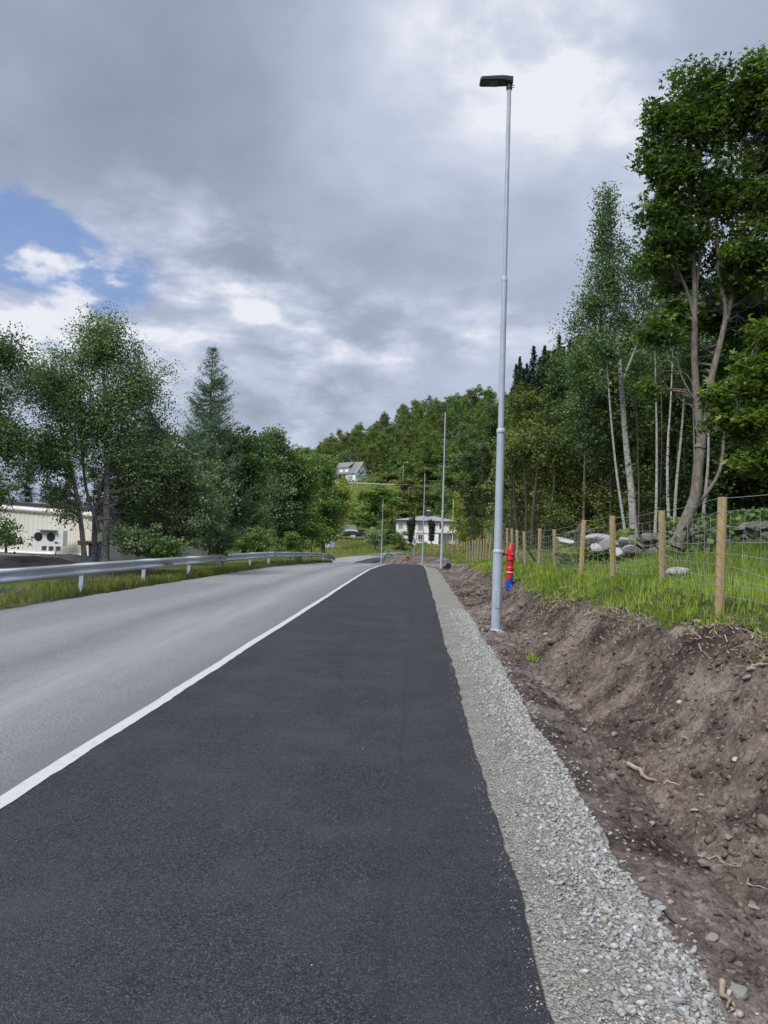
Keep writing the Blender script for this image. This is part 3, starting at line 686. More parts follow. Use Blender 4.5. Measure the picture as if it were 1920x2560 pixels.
def sigma_post(z):
    b = MB(); w, d, th = .055, .10, .006
    prf = [(-w, -d/2+.02), (-w, -d/2), (w-.02, -d/2), (w, -.02), (w, .02), (w-.02, d/2), (-w, d/2), (-w, d/2-.02)]
    b.box((0, -d/2, z/2), (.11, th, -z)); b.box((0, d/2, z/2), (.11, th, -z)); b.box((.052, 0, z/2), (th, d-th-.004, -z)); return b
pm = MB(); 
pm.box((0, -.05, -.2), (.11, .007, 1.15)); pm.box((0, .05, -.2), (.11, .007, 1.15)); pm.box((.0, 0, -.2), (.007, .092, 1.15)); pm_me = pm.mesh('post', M['galv'])
for i, e in enumerate(gp[:-1]):
    x_, y_, z_ = e; o = link('post', pm_me, t, Vector((x_-.10, y_, z_-.30))-off); o.rotation_euler = (0, rad(1.5), .02)
    for dz in (-.085, .085): 
        q_ = link('bolt', bolt, t, Vector((x_+.083, y_+.12, z_+dz))-off); q_.rotation_euler = (0, rad(90), 0)
        q_ = link('bolt', bolt, t, Vector((x_+.083, y_-.12, z_+dz))-off); q_.rotation_euler = (0, rad(90), 0)
# scorched scuff on the rail
b = MB()
for k in range(9):
    yy = 24.6+k*.09; xx = np.interp(yy, [p_[1] for p_ in gp], [p_[0] for p_ in gp])+.0745
    b.face([(xx+.012, yy, .50+.05*(k % 3)), (xx+.014, yy+.08, .49+.05*(k % 2)), (xx+.014, yy+.10, .56+.03*(k % 3)), (xx+.012, yy+.02, .56+.03*(k % 2))])
b.v = [tuple(Vector(v)-off) for v in b.v]; b.build('scuff', M['black'], t)
# short guardrail with a handrail at the bend
def short_rail(pxs, dep, label, post_h=1.0, hand=True, rise=0.5):
    pts = [P(px, py, d) for (px, py), d in zip(pxs, dep)]; pts = [Vector((p.x, p.y, hz(p.x, p.y)+.02)) for p in pts]; t = thing('guardrail', label, 'guardrail', pts[0]); o_ = np.array(pts[0])
    A = np.array([tuple(p) for p in pts]); A2 = A.copy(); A2[:, 2] += rise; C_ = catmull([tuple(p) for p in A2], 4)-o_
    beam(C_, -1).build('rail_section', M['rail'], t)
    if hand:
        A3 = A.copy(); A3[:, 2] += post_h; C3 = catmull([tuple(p) for p in A3], 4)-o_; MB().tube(C3, .035, 8).build('handrail', M['galv'], t)
    for p in A-o_: MB().box((p[0], p[1], p[2]+post_h/2-.1), (.10, .12, post_h+.2)).build('post', M['galv'], t)
short_rail([(952, 1409), (965, 1405), (978, 1401), (992, 1396)], [113, 119, 126, 132], 'short guardrail with a handrail behind the farthest street lamp at the bend', 1.15)
short_rail([(985, 1395), (1004, 1391), (1030, 1387), (1060, 1382), (1090, 1377), (1118, 1373), (1150, 1370)], [146, 150, 154, 158, 162, 166, 171], 'low guardrail following the road that curves to the right below the pale house', 1.0, False)
# guardrail on the upper road
pts = [(838, 1207), (880, 1209), (920, 1210), (960, 1212), (1000, 1213), (1040, 1214), (1080, 1216), (1120, 1217), (1155, 1218)]
t = thing('guardrail', 'distant white guardrail along the upper road in front of the gabled house', 'guardrail', P(838, 1207, 284)); o_ = np.array(t.location)
C_ = catmull([tuple(P(a, c_-2, 284)) for a, c_ in pts], 3)-o_
A_ = beam(C_, -1); A_.build('rail_section', M['white'], t)
for p in C_[::2]: MB().box((p[0], p[1]+.15, p[2]-.6), (.14, .14, 1.2)).build('post', M['galv'], t)

# ------------------------------------------------------------------ wooden stock fence
FP = [(1806, 1243, 1799, 1501, 8.6, 0), (1654.5, 1276.5, 1656.4, 1460.5, 12, 0), (1531, 1289.6, 1533, 1448, 14, 0), (1460, 1300, 1451, 1440, 15.8, 0), (1385.7, 1323.8, 1389.6, 1432, 20.3, 0), (1350, 1321, 1348, 1418, 22.6, 0),
      (1310, 1329, 1315, 1424, 24.6, 0), (1292.7, 1324.8, 1294.5, 1409, 27, 0), (1280, 1321.5, 1281, 1408, 29.3, 0), (1268, 1320, 1269, 1405, 32, 0), (1254, 1324, 1255.6, 1409, 35, 0), (1227, 1343.8, 1222, 1409, 39, 0), (1216.6, 1348, 1215.5, 1402, 42, 0),
      (1209.8, 1347, 1209, 1402, 44.5, 0), (1203, 1350, 1202.5, 1400, 47, 0), (1197, 1351, 1190, 1396, 49.5, 0), (1189, 1350, 1187, 1396, 52, 0), (1182, 1349, 1182, 1393, 54.5, 0), (1174, 1352, 1174, 1392, 57, 0), (1168, 1353, 1167.5, 1390, 60, 0)]
fence = thing('stock_fence', 'wire mesh stock fence on round wooden posts along the top of the dirt bank', 'fence', (3.75, 8.6, 1.0)); fo = Vector(fence.location)
R2 = random.Random(5)
pposts = [(Vector((4.35, 1.2, 1.02)), Vector((4.35, 1.2, 2.2))), (Vector((3.95, 5.0, 1.02)), Vector((3.96, 5.0, 2.2)))]
for (tx, ty, bx, by, d, _) in FP: pposts.append((P(bx, by, d), P(tx, ty, d)))
tops = []; bots = []
for i, (a, c) in enumerate(pposts):
    g0 = height(np.array([a.x]), np.array([a.y]))[0]
    a = Vector((a.x, a.y, min(a.z, g0))-Vector((0, 0, .25)) if False else (a.x, a.y, min(a.z, g0)-.25)); r_ = .052
    mb = MB(); ax = (c-a); L = ax.length; q_ = ax.to_track_quat('Z', 'Y')
    mb.tube([(0, 0, 0), (0, 0, L-.012), (0, 0, L)], [r_, r_*.98, r_*.9], 14); o = mb.build('post', M['wood_post'], fence, a-fo); o.rotation_mode = 'QUATERNION'; o.rotation_quaternion = q_
    tops.append(c); bots.append(Vector((a.x, a.y, a.z+.25)))
# leaning brace behind the sixth post
a = P(1338, 1402, 25.5); c = P(1312, 1362, 24.9); mb = MB(); mb.tube([(0, 0, 0), tuple(c-a)], .045, 10); mb.build('brace', M['wood_post'], fence, a-fo)
NW = 9; wr = .0021
fr = [.985, .87, .75, .63, .52, .42, .33, .25, .17][:NW]
def wpos(i, f, k):
    a, c = bots[i], tops[i]; p = a+(c-a)*f; return Vector((p.x-.058, p.y, p.z))
for k, f in enumerate(fr):
    pts = []
    for i in range(len(tops)-1):
        a = wpos(i, f, k); c = wpos(i+1, f, k); n = 7 if i < 8 else 3
        for q in range(n):
            w = q/n; p = a.lerp(c, w); sag = math.sin(w*math.pi)*(-.035-.05*(1-f))*(1+.6*math.sin(i*3.1+k)); wav = 0 if q == 0 else R2.uniform(-.012, .012)*(1+(1-f)*2)
            pts.append(p+Vector((R2.uniform(-.01, .01), 0, sag+wav)))
    pts.append(wpos(len(tops)-1, f, k)); mb = MB(); mb.tube([q-fo for q in pts], [wr*(1+p.y*.035) for p in pts], 4, False); mb.build('line_wire', M['wire'], fence)
stay = MB(); cnt = 0
for i in range(len(tops)-1):
    L = (tops[i+1]-tops[i]).length; n = max(2, int(L/(.28 if i < 8 else .5)))
    for q in range(1, n):
        w = q/n; b1 = bots[i].lerp(bots[i+1], w)+Vector((-.058, 0, 0)); t1 = tops[i].lerp(tops[i+1], w)+Vector((-.058, 0, 0)); sg = math.sin(w*math.pi)
        pts = []; jx = R2.uniform(-.02, .02)
        for f in fr[1:]:
            p = b1+(t1-b1)*f; bend = (1-f)*R2.uniform(-.09, .09); pts.append(p+Vector((jx*.3, bend+jx, -sg*(.035+.05*(1-f))))-fo)
        rr_ = [wr*.85*(1+tops[i].y*.03)]*len(pts)
        if i < 6: m_ = MB(); m_.tube(pts, rr_, 4, False); m_.build('stay_wire', M['wire'], fence)
        else: stay.tube(pts, rr_, 3, False)
o = stay.build('mesh_wires', M['wire'], fence); o['kind'] = 'stuff'
# far run of the fence on the bank beyond the driveway
ff = thing('stock_fence', 'far run of thin wooden fence posts on the dirt bank below the pale house', 'fence', P(985, 1390, 96)); fo2 = Vector(ff.location); prev = None
fpx = [(984, 1378, 1395), (995, 1377, 1394), (1008, 1377, 1392), (1020, 1375, 1391), (1033, 1374, 1390), (1046, 1373, 1389), (1058, 1371, 1387), (1070, 1368, 1386), (1078, 1361, 1383), (1086, 1361, 1382), (1094, 1363, 1381), (1111, 1355, 1386), (1121, 1354, 1380), (1130, 1358, 1376), (1141, 1350, 1377), (1147, 1353, 1378), (1156, 1352, 1375), (1161, 1355, 1377)]
wires = MB()
for i, (px, t0, b0) in enumerate(fpx):
    d = 100-i*1.9; a = P(px, b0+2, d); c = P(px+R2.uniform(-1.5, 1.5), t0, d); mb = MB(); mb.tube([(0, 0, 0), tuple(c-a)], .055, 8); mb.build('post', M['wood_post'], ff, a-fo2)
    if prev is not None:
        for f in (.9, .55, .25): wires.tube([prev[0].lerp(prev[1], f)-fo2, a.lerp(c, f)-fo2], .012, 3, False)
    prev = (a, c)
wires.build('line_wires', M['wire'], ff)['kind'] = 'stuff'

# ------------------------------------------------------------------ hydrant
hp = P(1273, 1468, 18.6); hzz = dz_surf(hp.x, hp.y)
sc = (P(1273, 1358, 18.6).z-hzz-.07)/1.10
t = thing('fire_hydrant', 'red fire hydrant with a blue foot and white band on the dirt bank', 'hydrant', (hp.x, hp.y, hzz+.07), 0); t.scale = (sc,)*3
t.rotation_euler = (0, rad(1.2), 0)
# slanted paint border between blue foot and red barrel
n = 24; b = MB(); rB = .088
def ringp(r, zf): return [(r*math.cos(2*math.pi*k/n), r*math.sin(2*math.pi*k/n), zf(2*math.pi*k/n)) for k in range(n)]
def loft(b, A, B):
    i = len(b.v); b.v += A+B
    for k in range(n): b.f.append((i+k, i+(k+1) % n, i+n+(k+1) % n, i+n+k)); b.sm.append(True)
cut = lambda a: .22+.09*math.cos(a)
loft(b, ringp(rB, lambda a: -.08), ringp(rB, cut)); b.build('blue_foot', M['blue'], t, (0, 0, 0))
b = MB(); loft(b, ringp(rB+.0005, cut), ringp(rB, lambda a: .36)); b.build('lower_barrel', M['red'], t)
MB().lathe([(.0895, .355), (.090, .36), (.090, .376), (.0895, .38)], 24).build('white_band', M['white'], t)
MB().lathe([(.086, .38), (.088, .40), (.108, .42), (.110, .435), (.104, .44), (.104, .452), (.110, .458), (.110, .48), (.092, .49), (.090, .52)], 24).build('lower_flange', M['red'], t)
MB().lathe([(.088, .51), (.089, .53), (.087, .66)], 24).build('barrel', M['red'], t)
MB().lathe([(.088, .655), (.112, .67), (.114, .69), (.107, .70), (.114, .71), (.114, .735), (.10, .745)], 24).build('upper_flange', M['red'], t)
MB().lathe([(.098, .745), (.103, .78), (.105, .84), (.100, .90), (.085, .97), (.064, 1.02), (.058, 1.035)], 24).build('bonnet', M['red'], t)
MB().lathe([(.058, 1.03), (.060, 1.045), (.054, 1.05), (.052, 1.08), (.040, 1.10), (.024, 1.108)], 16).build('spindle_cap', M['red'], t)
def nozzle(ang, r, L, z_, mats):
    d = Vector((math.cos(ang), math.sin(ang), 0)); o = MB(); o.tube([d*.06+Vector((0, 0, z_)), d*(.10+L)+Vector((0, 0, z_))], r, 16); no = o.build('nozzle', M['red'], t)
    o = MB(); e = d*(.10+L)+Vector((0, 0, z_)); o.tube([e, e+d*.012], [r*.82, r*.8], 16); o.tube([e+d*.012, e+d*.03], [r*.45, r*.42], 5); o.build('nozzle_cap', mats, no)
nozzle(rad(-80), .042, .02, .83, M['brass'])
nozzle(rad(180), .052, .05, .83, M['black'])
d = Vector((-1, 0, 0)); MB().tube([(-.15, 0, .83), (-.18, 0, .83), (-.215, 0, .80)], [.05, .05, .045], 12).build('outlet_valve', M['black'], t)
MB().tube([(-.185, 0, .85), (-.19, 0, .90), (-.20, .0, .905)], .018, 8).build('valve_key', M['galv'], t)
MB().tube([(.10, 0, .84), (.15, 0, .89), (.17, -.01, .93)], .012, 6).build('lever', M['galv'], t)

# ------------------------------------------------------------------ rocks, stones, sticks
def rock_me(seed, sub=3, flat=.6, mat=None, rough=.3):
    b = bmesh.new(); bmesh.ops.create_icosphere(b, subdivisions=sub, radius=1); rs = np.random.RandomState(seed); o = rs.rand(3)*20
    pl = rs.normal(size=(16, 3)); pl /= np.linalg.norm(pl, axis=1)[:, None]; pd = .5+.35*rs.rand(16)
    for v in b.verts:
        p = np.array(v.co); 
        for q in range(16):
            e = p@pl[q]-pd[q]
            if e > 0: p = p-pl[q]*e*.92
        s = 1+rough*.5*float(fbm(p[0]*1.5+o[0], p[1]*1.5+p[2]*1.3+o[1], 3, seed)); v.co = Vector(p*s); v.co.z *= flat
    me = bpy.data.meshes.new('rock'); b.to_mesh(me); b.free(); me.polygons.foreach_set('use_smooth', [False]*len(me.polygons)); me.materials.append(mat or M['boulder']); return me
RK_ = [rock_me(i, 3, .7, M['boulder']) for i in range(4)]; MR = [rock_me(20+i, 3, .75, M['moss_rock']) for i in range(4)]; ST = [rock_me(40+i, 2, .65, M['stone']) for i in range(5)]; BS = [rock_me(60+i, 2, .65, M['brown_stone']) for i in range(4)]
def rock(me, name, p, sz, label, cat='rock', group=None, rot=None):
    o = link(name, me, None, p); o.scale = sz; o.rotation_euler = rot or (R2.uniform(-.3, .3), R2.uniform(-.3, .3), R2.uniform(0, 6)); tag(o, label, cat, group); return o
for (px, py, d, sx_, sy_, me, lab) in [(1490, 1351, 20.5, .50, .36, 0, 'rounded pinkish grey boulder with a fern before it, left end of the rock heap'), (1521, 1362, 19.5, .32, .34, 1, 'upright pale split boulder between the third and fourth fence posts'), (1494, 1372, 19.6, .2, .22, 2, 'small bluish boulder leaning at the foot of the pinkish boulder'),
        (1425, 1359, 24, .52, .16, 3, 'long flat pale slab lying in the grass left of the rock heap'), (1408, 1350, 26, .35, .15, 1, 'dark low stone behind the flat pale slab'), (1558, 1357, 20, .28, .22, 2, 'grey rock behind the third fence post from the right'), (1575, 1379, 19.5, .35, .26, 0, 'brown jagged rock in the grass right of the rock heap'),
        (1545, 1383, 18.8, .3, .2, 3, 'flat grey slab at the foot of the rock heap')]:
    p = P(px, py, d); rock(RK_[me], 'boulder', p, (sx_, sx_*.8, sy_), lab)
p = P(1690, 1426, 12.6); o = rock(RK_[3], 'boulder', (p.x, p.y, p.z-.02), (.26, .2, .09), 'flat grey stone lying in the bright grass just right of the second nearest post', rot=(.1, -.1, .3))
p = P(1452, 1340, 21.5); t = thing('tree_stump', 'torn brown tree stump beside the boulders behind the fence', 'stump', p)
MB().tube([(0, 0, -.4), (-.02, 0, .1), (.05, 0, .3), (.1, 0, .42)], [.2, .15, .12, .04], 9).build('trunk', M['dark_bark'], t)
for a_ in range(5): MB().tube([(0, 0, 0), (.25*math.cos(a_*1.3), .2*math.sin(a_*1.3), .12), (.42*math.cos(a_*1.3), .4*math.sin(a_*1.3), -.06+.1*a_*.5)], [.07, .05, .015], 6).build('root', M['grey_bark'], t)
# old stone wall at the edge of the wood: one thing, its stones are parts
wl = thing('stone_wall', 'mossy tumbled stone wall at the foot of the trees behind the fence', 'wall', P(1560, 1356, 22)); wo = Vector(wl.location)
for k in range(78):
    f = k/77; px = 1552+f*400+R2.uniform(-6, 6); d = 21.5-f*3.5; row = k % 3; p = P(px, 1372-f*2, d); p.z = hz(p.x, p.y)+.1+row*.2*R2.uniform(.6, 1.1)
    o = link('stone', MR[k % 4], wl, p-wo); s_ = R2.uniform(.16, .32); o.scale = (s_*1.3, s_, s_*.8); o.rotation_euler = (R2.uniform(-.4, .4), R2.uniform(-.4, .4), R2.uniform(0, 6))
# loose stones on the gravel edge and in the dirt
for i, (px, py) in enumerate([(1605, 2192), (1646, 2276), (1612, 2306), (1596, 2330), (1668, 2370), (1690, 2400), (1630, 2362), (1745, 2450), (1760, 2470), (1580, 2325), (1545, 2260), (1530, 2195), (1652, 2262), (1700, 2432), (1640, 2252), (1555, 2225), (1585, 2270), (1625, 2330), (1500, 2150), (1520, 2175), (1480, 2110), (1720, 2500), (1690, 2520), (1655, 2480)]):
    d = 1.68*FPX/(py-1362); q_ = P(px, py, d); sp_ = (.014+.016*R2.random()); zz = dz_surf(q_.x, q_.y)
    rock(ST[i % 5], 'stone', (q_.x, q_.y, zz+sp_*.4), (sp_*1.3, sp_, sp_), 'fist sized grey crushed stone on the outer edge of the gravel shoulder', 'stone', 'larger loose stones on the edge of the gravel shoulder')
for i, (px, py, s_) in enumerate([(1885, 2280, .045), (1912, 2060, .055), (1735, 2045, .03), (1630, 2060, .028), (1755, 1990, .03), (1780, 2365, .03), (1840, 1910, .03), (1530, 1945, .035), (1660, 1930, .025), (1880, 1680, .06), (1870, 1720, .045), (1715, 1850, .035), (1460, 1830, .03), (1535, 1845, .035), (1590, 1905, .02), (1850, 2490, .04), (1760, 2180, .05), (1820, 2120, .025), (1700, 1760, .035), (1600, 1700, .03), (1350, 1540, .06), (1365, 1590, .05), (1410, 1640, .05), (1745, 1560, .05), (1320, 1600, .05)]):
    best = None
    for dd in np.linspace(1.5, 16, 240):
        q_ = P(px, py, dd)
        if q_.z < dz_surf(q_.x, q_.y): best = q_; break
    if best is None: continue
    rock(BS[i % 4] if i % 3 else ST[i % 5], 'stone', (best.x, best.y, dz_surf(best.x, best.y)+s_*.2), (s_*1.2, s_, s_*.9), 'rounded pale stone half sunk in the brown dirt of the ditch', 'stone', 'loose stones scattered in the dirt ditch')
def stones_mesh(name, C, size, mat, rs, sub=1, flat=.7):
    b = bmesh.new(); bmesh.ops.create_icosphere(b, subdivisions=sub, radius=1); bv = np.array([v.co[:] for v in b.verts]); bf = np.array([[v.index for v in f.verts] for f in b.faces]); b.free()
    n = len(C); k = len(bv); V = np.repeat(bv[None], n, 0)*(1+.30*(rs.rand(n, k, 1)-.5)*2+.22*rs.normal(size=(n, k, 3)))
    sc_ = np.stack([.8+.7*rs.rand(n), .6+.5*rs.rand(n), flat*(.6+.6*rs.rand(n))], -1)[:, None, :]; V = V*sc_
    a = rs.rand(n)*6.28; ca, sa = np.cos(a)[:, None], np.sin(a)[:, None]; x_ = V[:, :, 0]*ca-V[:, :, 1]*sa; y_ = V[:, :, 0]*sa+V[:, :, 1]*ca; tl = rs.normal(size=(n, 1))*.35
    V = np.stack([x_, y_, V[:, :, 2]+x_*tl], -1)*np.asarray(size)[:, None, None]+C[:, None, :]
    F = (bf[None]+(np.arange(n)*k)[:, None, None]).reshape(-1, 3); me = fast_mesh(name, V.reshape(-1, 3), F, mat); attr(me, 'tint', np.repeat(rs.rand(n), len(bf)), 'FACE'); return me
# gravel: spread densely near the camera
n = 22500; rs = np.random.RandomState(3)
yy = 1.0+17*rs.rand(n)**2.3; spx = .02+(gravel_edge(yy)+.12)*rs.rand(n)**.72
stray = rs.rand(n) < .06; spx = np.where(stray, gravel_edge(yy)+.32*rs.rand(n)**1.7, spx)
big = rs.rand(n) < np.clip((spx/gravel_edge(yy)-.2)*1.25, .03, 1)
sz = np.where(big, .0055+.011*rs.rand(n)**2.2, .0035+.004*rs.rand(n)**2)*(1+yy*.03)
wx = np.interp(yy, WLC[:, 1], WLC[:, 0])+PW+spx; C = np.stack([wx, yy, np.where(stray & (spx > gravel_edge(yy)+.06), hdirt(spx+PW, yy, wx, yy)+sz*.4, prof(spx, yy)+.004)], -1)
tag(link('gravel', stones_mesh('gravel', C, sz, M['stone'], rs)), kind='stuff')
n = 520; yy = .8+12*rs.rand(n)**1.5; wx = np.interp(yy, WLC[:, 1], WLC[:, 0])+PW-np.abs(rs.normal(size=n))*.045; far_m = rs.rand(n) < .10; wx = np.where(far_m, wx-2.4*rs.rand(n), wx)
tag(link('grit', stones_mesh('grit', np.stack([wx, yy, np.full(n, .006)], -1), .002+.0025*rs.rand(n), M['stone'], rs)), kind='stuff')
# clods and pebbles in the dirt
n = 9000; yy = 1.2+28*rs.rand(n)**1.9; spx = .75+2.4*rs.rand(n); wx = np.interp(yy, WLC[:, 1], WLC[:, 0])+PW+spx
zz = hdirt(spx+PW, yy, wx, yy); sz = (.006+.028*rs.rand(n)**3.2)*(1+yy*.05)
tag(link('dirt_clods', stones_mesh('dirt_clods', np.stack([wx, yy, zz+sz*.1], -1), sz, M['dirt'], rs)), kind='stuff')
n = 1500; yy = 1.2+24*rs.rand(n)**1.7; spx = .75+2.2*rs.rand(n); wx = np.interp(yy, WLC[:, 1], WLC[:, 0])+PW+spx; zz = hdirt(spx+PW, yy, wx, yy); sz = (.004+.010*rs.rand(n)**3)*(1+yy*.07)
tag(link('pebbles', stones_mesh('pebbles', np.stack([wx, yy, zz+sz*.2], -1), sz, M['brown_stone'], rs)), kind='stuff')
# sticks lying on the dirt
def surf_hit(px, py, d0=1.5, d1=22):
    for dd in np.linspace(d0, d1, 400):
        q_ = P(px, py, dd)
        if q_.z < dz_surf(q_.x, q_.y): return Vector((q_.x, q_.y, dz_surf(q_.x, q_.y)))
    return P(px, py, d1)
for (a, c, r_, mt, lab) in [((1745, 2145), (1852, 2175), .007, 'stick', 'thin curved pale stick lying in the ditch dirt on the right'), ((1870, 2200), (1920, 2235), .006, 'stick', 'short pale stick at the right edge of the dirt'), ((1805, 2480), (1822, 2555), .012, 'stick', 'upright broken stick in the dirt at the bottom right corner'),
        ((1570, 1925), (1640, 1965), .022, 'stick', 'flat broken plank like stick in the middle of the ditch'), ((1655, 2270), (1700, 2350), .008, 'dark_stick', 'thin brown root beside the grey gravel edge'), ((1660, 1965), (1700, 1980), .008, 'stick', 'short pale twig right of the flat broken stick'),
        ((1835, 2165), (1850, 2195), .005, 'stick', 'tiny pale twig below the curved stick'), ((1880, 1672), (1920, 1675), .02, 'stick', 'pale root sticking out of the bank at the right edge'), ((1400, 1478), (1430, 1470), .02, 'stick', 'pale stick below the fence post by the hydrant'), ((1335, 1500), (1365, 1490), .02, 'stick', 'short pale branch lying on the bank right of the hydrant'),
        ((1700, 1440), (1520, 1447), .012, 'dark_stick', 'dark dead branch lying through the fence near the flat stone')]:
    A, C2 = surf_hit(*a), surf_hit(*c); pts = jit_line(A+Vector((0, 0, r_)), C2+Vector((0, 0, r_)), 6, .035, np.random.RandomState(int(a[0]))); pts[:, 2] = [dz_surf(p[0], p[1])+r_*1.2 for p in pts]
    mb = MB(); mb.tube(pts-pts[0], [r_, r_*.95, r_*.9, r_*.75, r_*.6, r_*.35], 6); o = mb.build('stick', M[mt], None, Vector(pts[0])); tag(o, lab, 'stick')
# bark chips and roots along the lip of the bank
mb = MB()
for k in range(1900):
    yy = 4+20*R2.random()**1.2; spx = float(grass_edge(yy))+R2.gauss(-.12, .16); x_ = float(np.interp(yy, WLC[:, 1], WLC[:, 0]))+PW+spx; z_ = dz_surf(x_, yy)+.012+R2.random()*.03
    if math.sin(yy*1.9) < -.45: continue
    a = R2.uniform(-.7, .7)+.4; L = R2.uniform(.03, .16); w = R2.uniform(.003, .012); M_ = Matrix.Rotation(a+1.2, 3, 'Z') @ Matrix.Rotation(R2.uniform(-.5, .5), 3, 'Y'); mb.box((x_, yy, z_), (L, w, w*.6), rot=M_)
mb.build('wood_debris', M['stick'])['kind'] = 'stuff'
bpy.data.objects['wood_debris']['kind'] = 'stuff'
mb = MB()
for k in range(260):
    yy = 4+20*R2.random(); spx = float(grass_edge(yy))+R2.gauss(-.15, .12); x_ = float(np.interp(yy, WLC[:, 1], WLC[:, 0]))+PW+spx; z_ = dz_surf(x_, yy)
    A = np.array((x_, yy, z_+.01)); C2 = A+np.array((R2.uniform(-.25, .0), R2.uniform(-.2, .2), R2.uniform(-.14, .06))); mb.tube(jit_line(A, C2, 4, .1, rs), [.005, .004, .003, .001], 4, False)
mb.build('roots', M['dark_stick'])['kind'] = 'stuff'
# black pipe end beside the second lamp
p = P(1119, 1429, 46); zz = dz_surf(p.x, p.y); t = thing('drain_pipe', 'black plastic pipe end sticking out of the ground right of the second lamp', 'pipe', (p.x, p.y, zz+.1), .2)
MB().tube([(0, .5, -.1), (0, 0, .0), (0, -.12, .05)], [.15, .15, .15], 16).build('pipe', M['black'], t); MB().tube([(0, -.10, .045), (0, -.16, .06)], [.18, .18], 16).build('rim', M['black'], t)
p = P(1020, 1396, 94); t = thing('root_clump', 'rusty red brown torn root clump on the dirt bank below the small sign', 'root clump', p)
for k in range(22): a_ = np.array((R2.uniform(-.25, .25), R2.uniform(-.2, .2), R2.uniform(-.3, .2))); MB().tube(jit_line(a_, a_+np.array((R2.uniform(-.4, .3), R2.uniform(-.3, .3), R2.uniform(-.3, .35))), 4, .15, rs), [.05, .04, .03, .015], 5).build('root', M['rust'], t)
# small sign
p = P(1035, 1400, 100); u = P(1036.5, 1335, 100); hh = u.z-p.z; t = thing('road_sign', 'small grey rectangular road sign on a thin pole, seen before the dark cypress', 'sign', p)
MB().tube([(0, 0, -.6), (0, 0, hh)], .04, 8).build('pole', M['galv'], t); s_ = MB().box((0, -.06, hh-1.05), (.42, .03, .78)).build('panel', M['signgrey'], t)
MB().box((0, -.08, hh-1.0), (.30, .01, .34)).build('panel_print', M['greywood'], s_); MB().box((0, -.08, hh-.76), (.22, .01, .05)).build('panel_print', M['black'], s_); MB().box((0, -.04, hh-.30), (.40, .05, .10)).build('top_plate', M['white'], t)

# ------------------------------------------------------------------ buildings
def window(t, c, w, h, glass='glass', rz=0, fr='trim', ax='x', sgn=-1, mull=1):
    """window on a wall facing -y (ax x) or +x (ax y) in the thing's local frame"""
    def bx(cx, cz, ww, hh, dep, off_):
        if ax == 'x': return ((c[0]+cx, c[1]+sgn*off_, c[2]+cz), (ww, dep, hh))
        return ((c[0]+sgn*off_, c[1]+cx, c[2]+cz), (dep, ww, hh))
    f = MB()
    for cx, cz, ww, hh in ((0, h/2+.04, w+.16, .09), (0, -h/2-.04, w+.16, .09), (-w/2-.04, 0, .09, h-.01), (w/2+.04, 0, .09, h-.01)): f.box(*bx(cx, cz, ww, hh, .08, .035))
    for k in range(1, mull): f.box(*bx(-w/2+w*k/mull, 0, .06, h-.01, .06, .03))
    f = f.build('window', M[fr], t); MB().box(*bx(0, 0, w, h, .03, .012)).build('pane', M[glass], f)
# pale hip roofed house
d = 175; c0 = P(989, 1356, d); k = d/FPX
t = thing('house', 'pale two storey house with grey hip roof, balcony and garage doors beyond the bend', 'house', (c0.x, c0.y, c0.z), rad(-3))
Wd = 155*k; Hh = 56*k; fl = 2.35
MB().box((Wd/2, 4.5, fl+(Hh-fl)/2), (Wd, 9, Hh-fl)).build('upper_wall', M['cream_wall'], t)
MB().box((Wd*.5, 4.6, fl/2-.75), (Wd-.1, 8.7, fl+1.49)).build('lower_wall', M['white_wall'], t)
MB().box((Wd*.165, -.03, 1.6), (Wd*.33, .10, 1.4)).build('wall_panel', M['cream_wall'], t)
b = MB(); o_ = .6; zt = Hh+.02; pk = Hh+1.25
A = [(-o_, -o_, zt), (Wd+o_, -o_, zt), (Wd+o_, 9+o_, zt), (-o_, 9+o_, zt)]; r1, r2 = (Wd*.42, 4.5, pk), (Wd*.62, 4.5, pk)
b.face([A[0], A[1], r2, r1]); b.face([A[1], A[2], r2]); b.face([A[2], A[3], r1, r2]); b.face([A[3], A[0], r1]); b.face(A[::-1]); b.build('roof', M['dark_roof'], t)
b = MB(); b.box((Wd/2, -o_-.03, zt-.12), (Wd+2*o_, .06, .26)); b.box((Wd+o_+.03, 4.5, zt-.12), (.06, 9+2*o_, .26)); b.build('fascia', M['fascia'], t)
MB().box((Wd*.50, 4.2, pk+.35), (.9, .9, 1.6)).build('chimney', M['fascia'], t); MB().box((Wd*.50+.25, 4.2, pk+1.25), (1.0, 1.0, .18)).build('chimney_cap', M['white'], t)
window(t, (1.05, 0, Hh-1.35), .95, .95, 'pale_glass'); window(t, (5.55, 0, Hh-1.5), 1.1, 1.35, 'pale_glass'); window(t, (10.15, 0, Hh-1.35), .6, 1.2, 'glass'); window(t, (5.6, 0, 1.35), 1.0, 1.1, 'glass', mull=2)
b = MB(); b.box((Wd*.80, -.75, fl+.02), (Wd*.44, 1.5, .12)); bal = b.build('balcony_floor', M['fascia'], t)
for q in range(38): MB().box((Wd*.585+q*.165, -1.48, fl+.52), (.145, .03, .86)).build('baluster_board', M['cream_wall'], bal)
MB().box((Wd*.80, -1.48, fl+1.0), (Wd*.44, .06, .06)).build('handrail', M['trim'], bal)
MB().box((Wd*.60, -.75, .9), (2.4, 1.4, 2.6)).build('porch_wall', M['white_wall'], t)
MB().box((Wd*.89, -.06, .85), (1.75, .06, 2.2)).build('garage_door', M['cladding'], t)
for q in range(4): MB().box((Wd*.89, -.10, .1+q*.55), (1.7, .02, .48)).build('door_panel', M['cladding'], bpy.data.objects[t.children[-1].name] if False else t)
MB().box((Wd-.08, -.4, fl/2), (.18, .8, fl)).build('end_post', M['white_wall'], t)
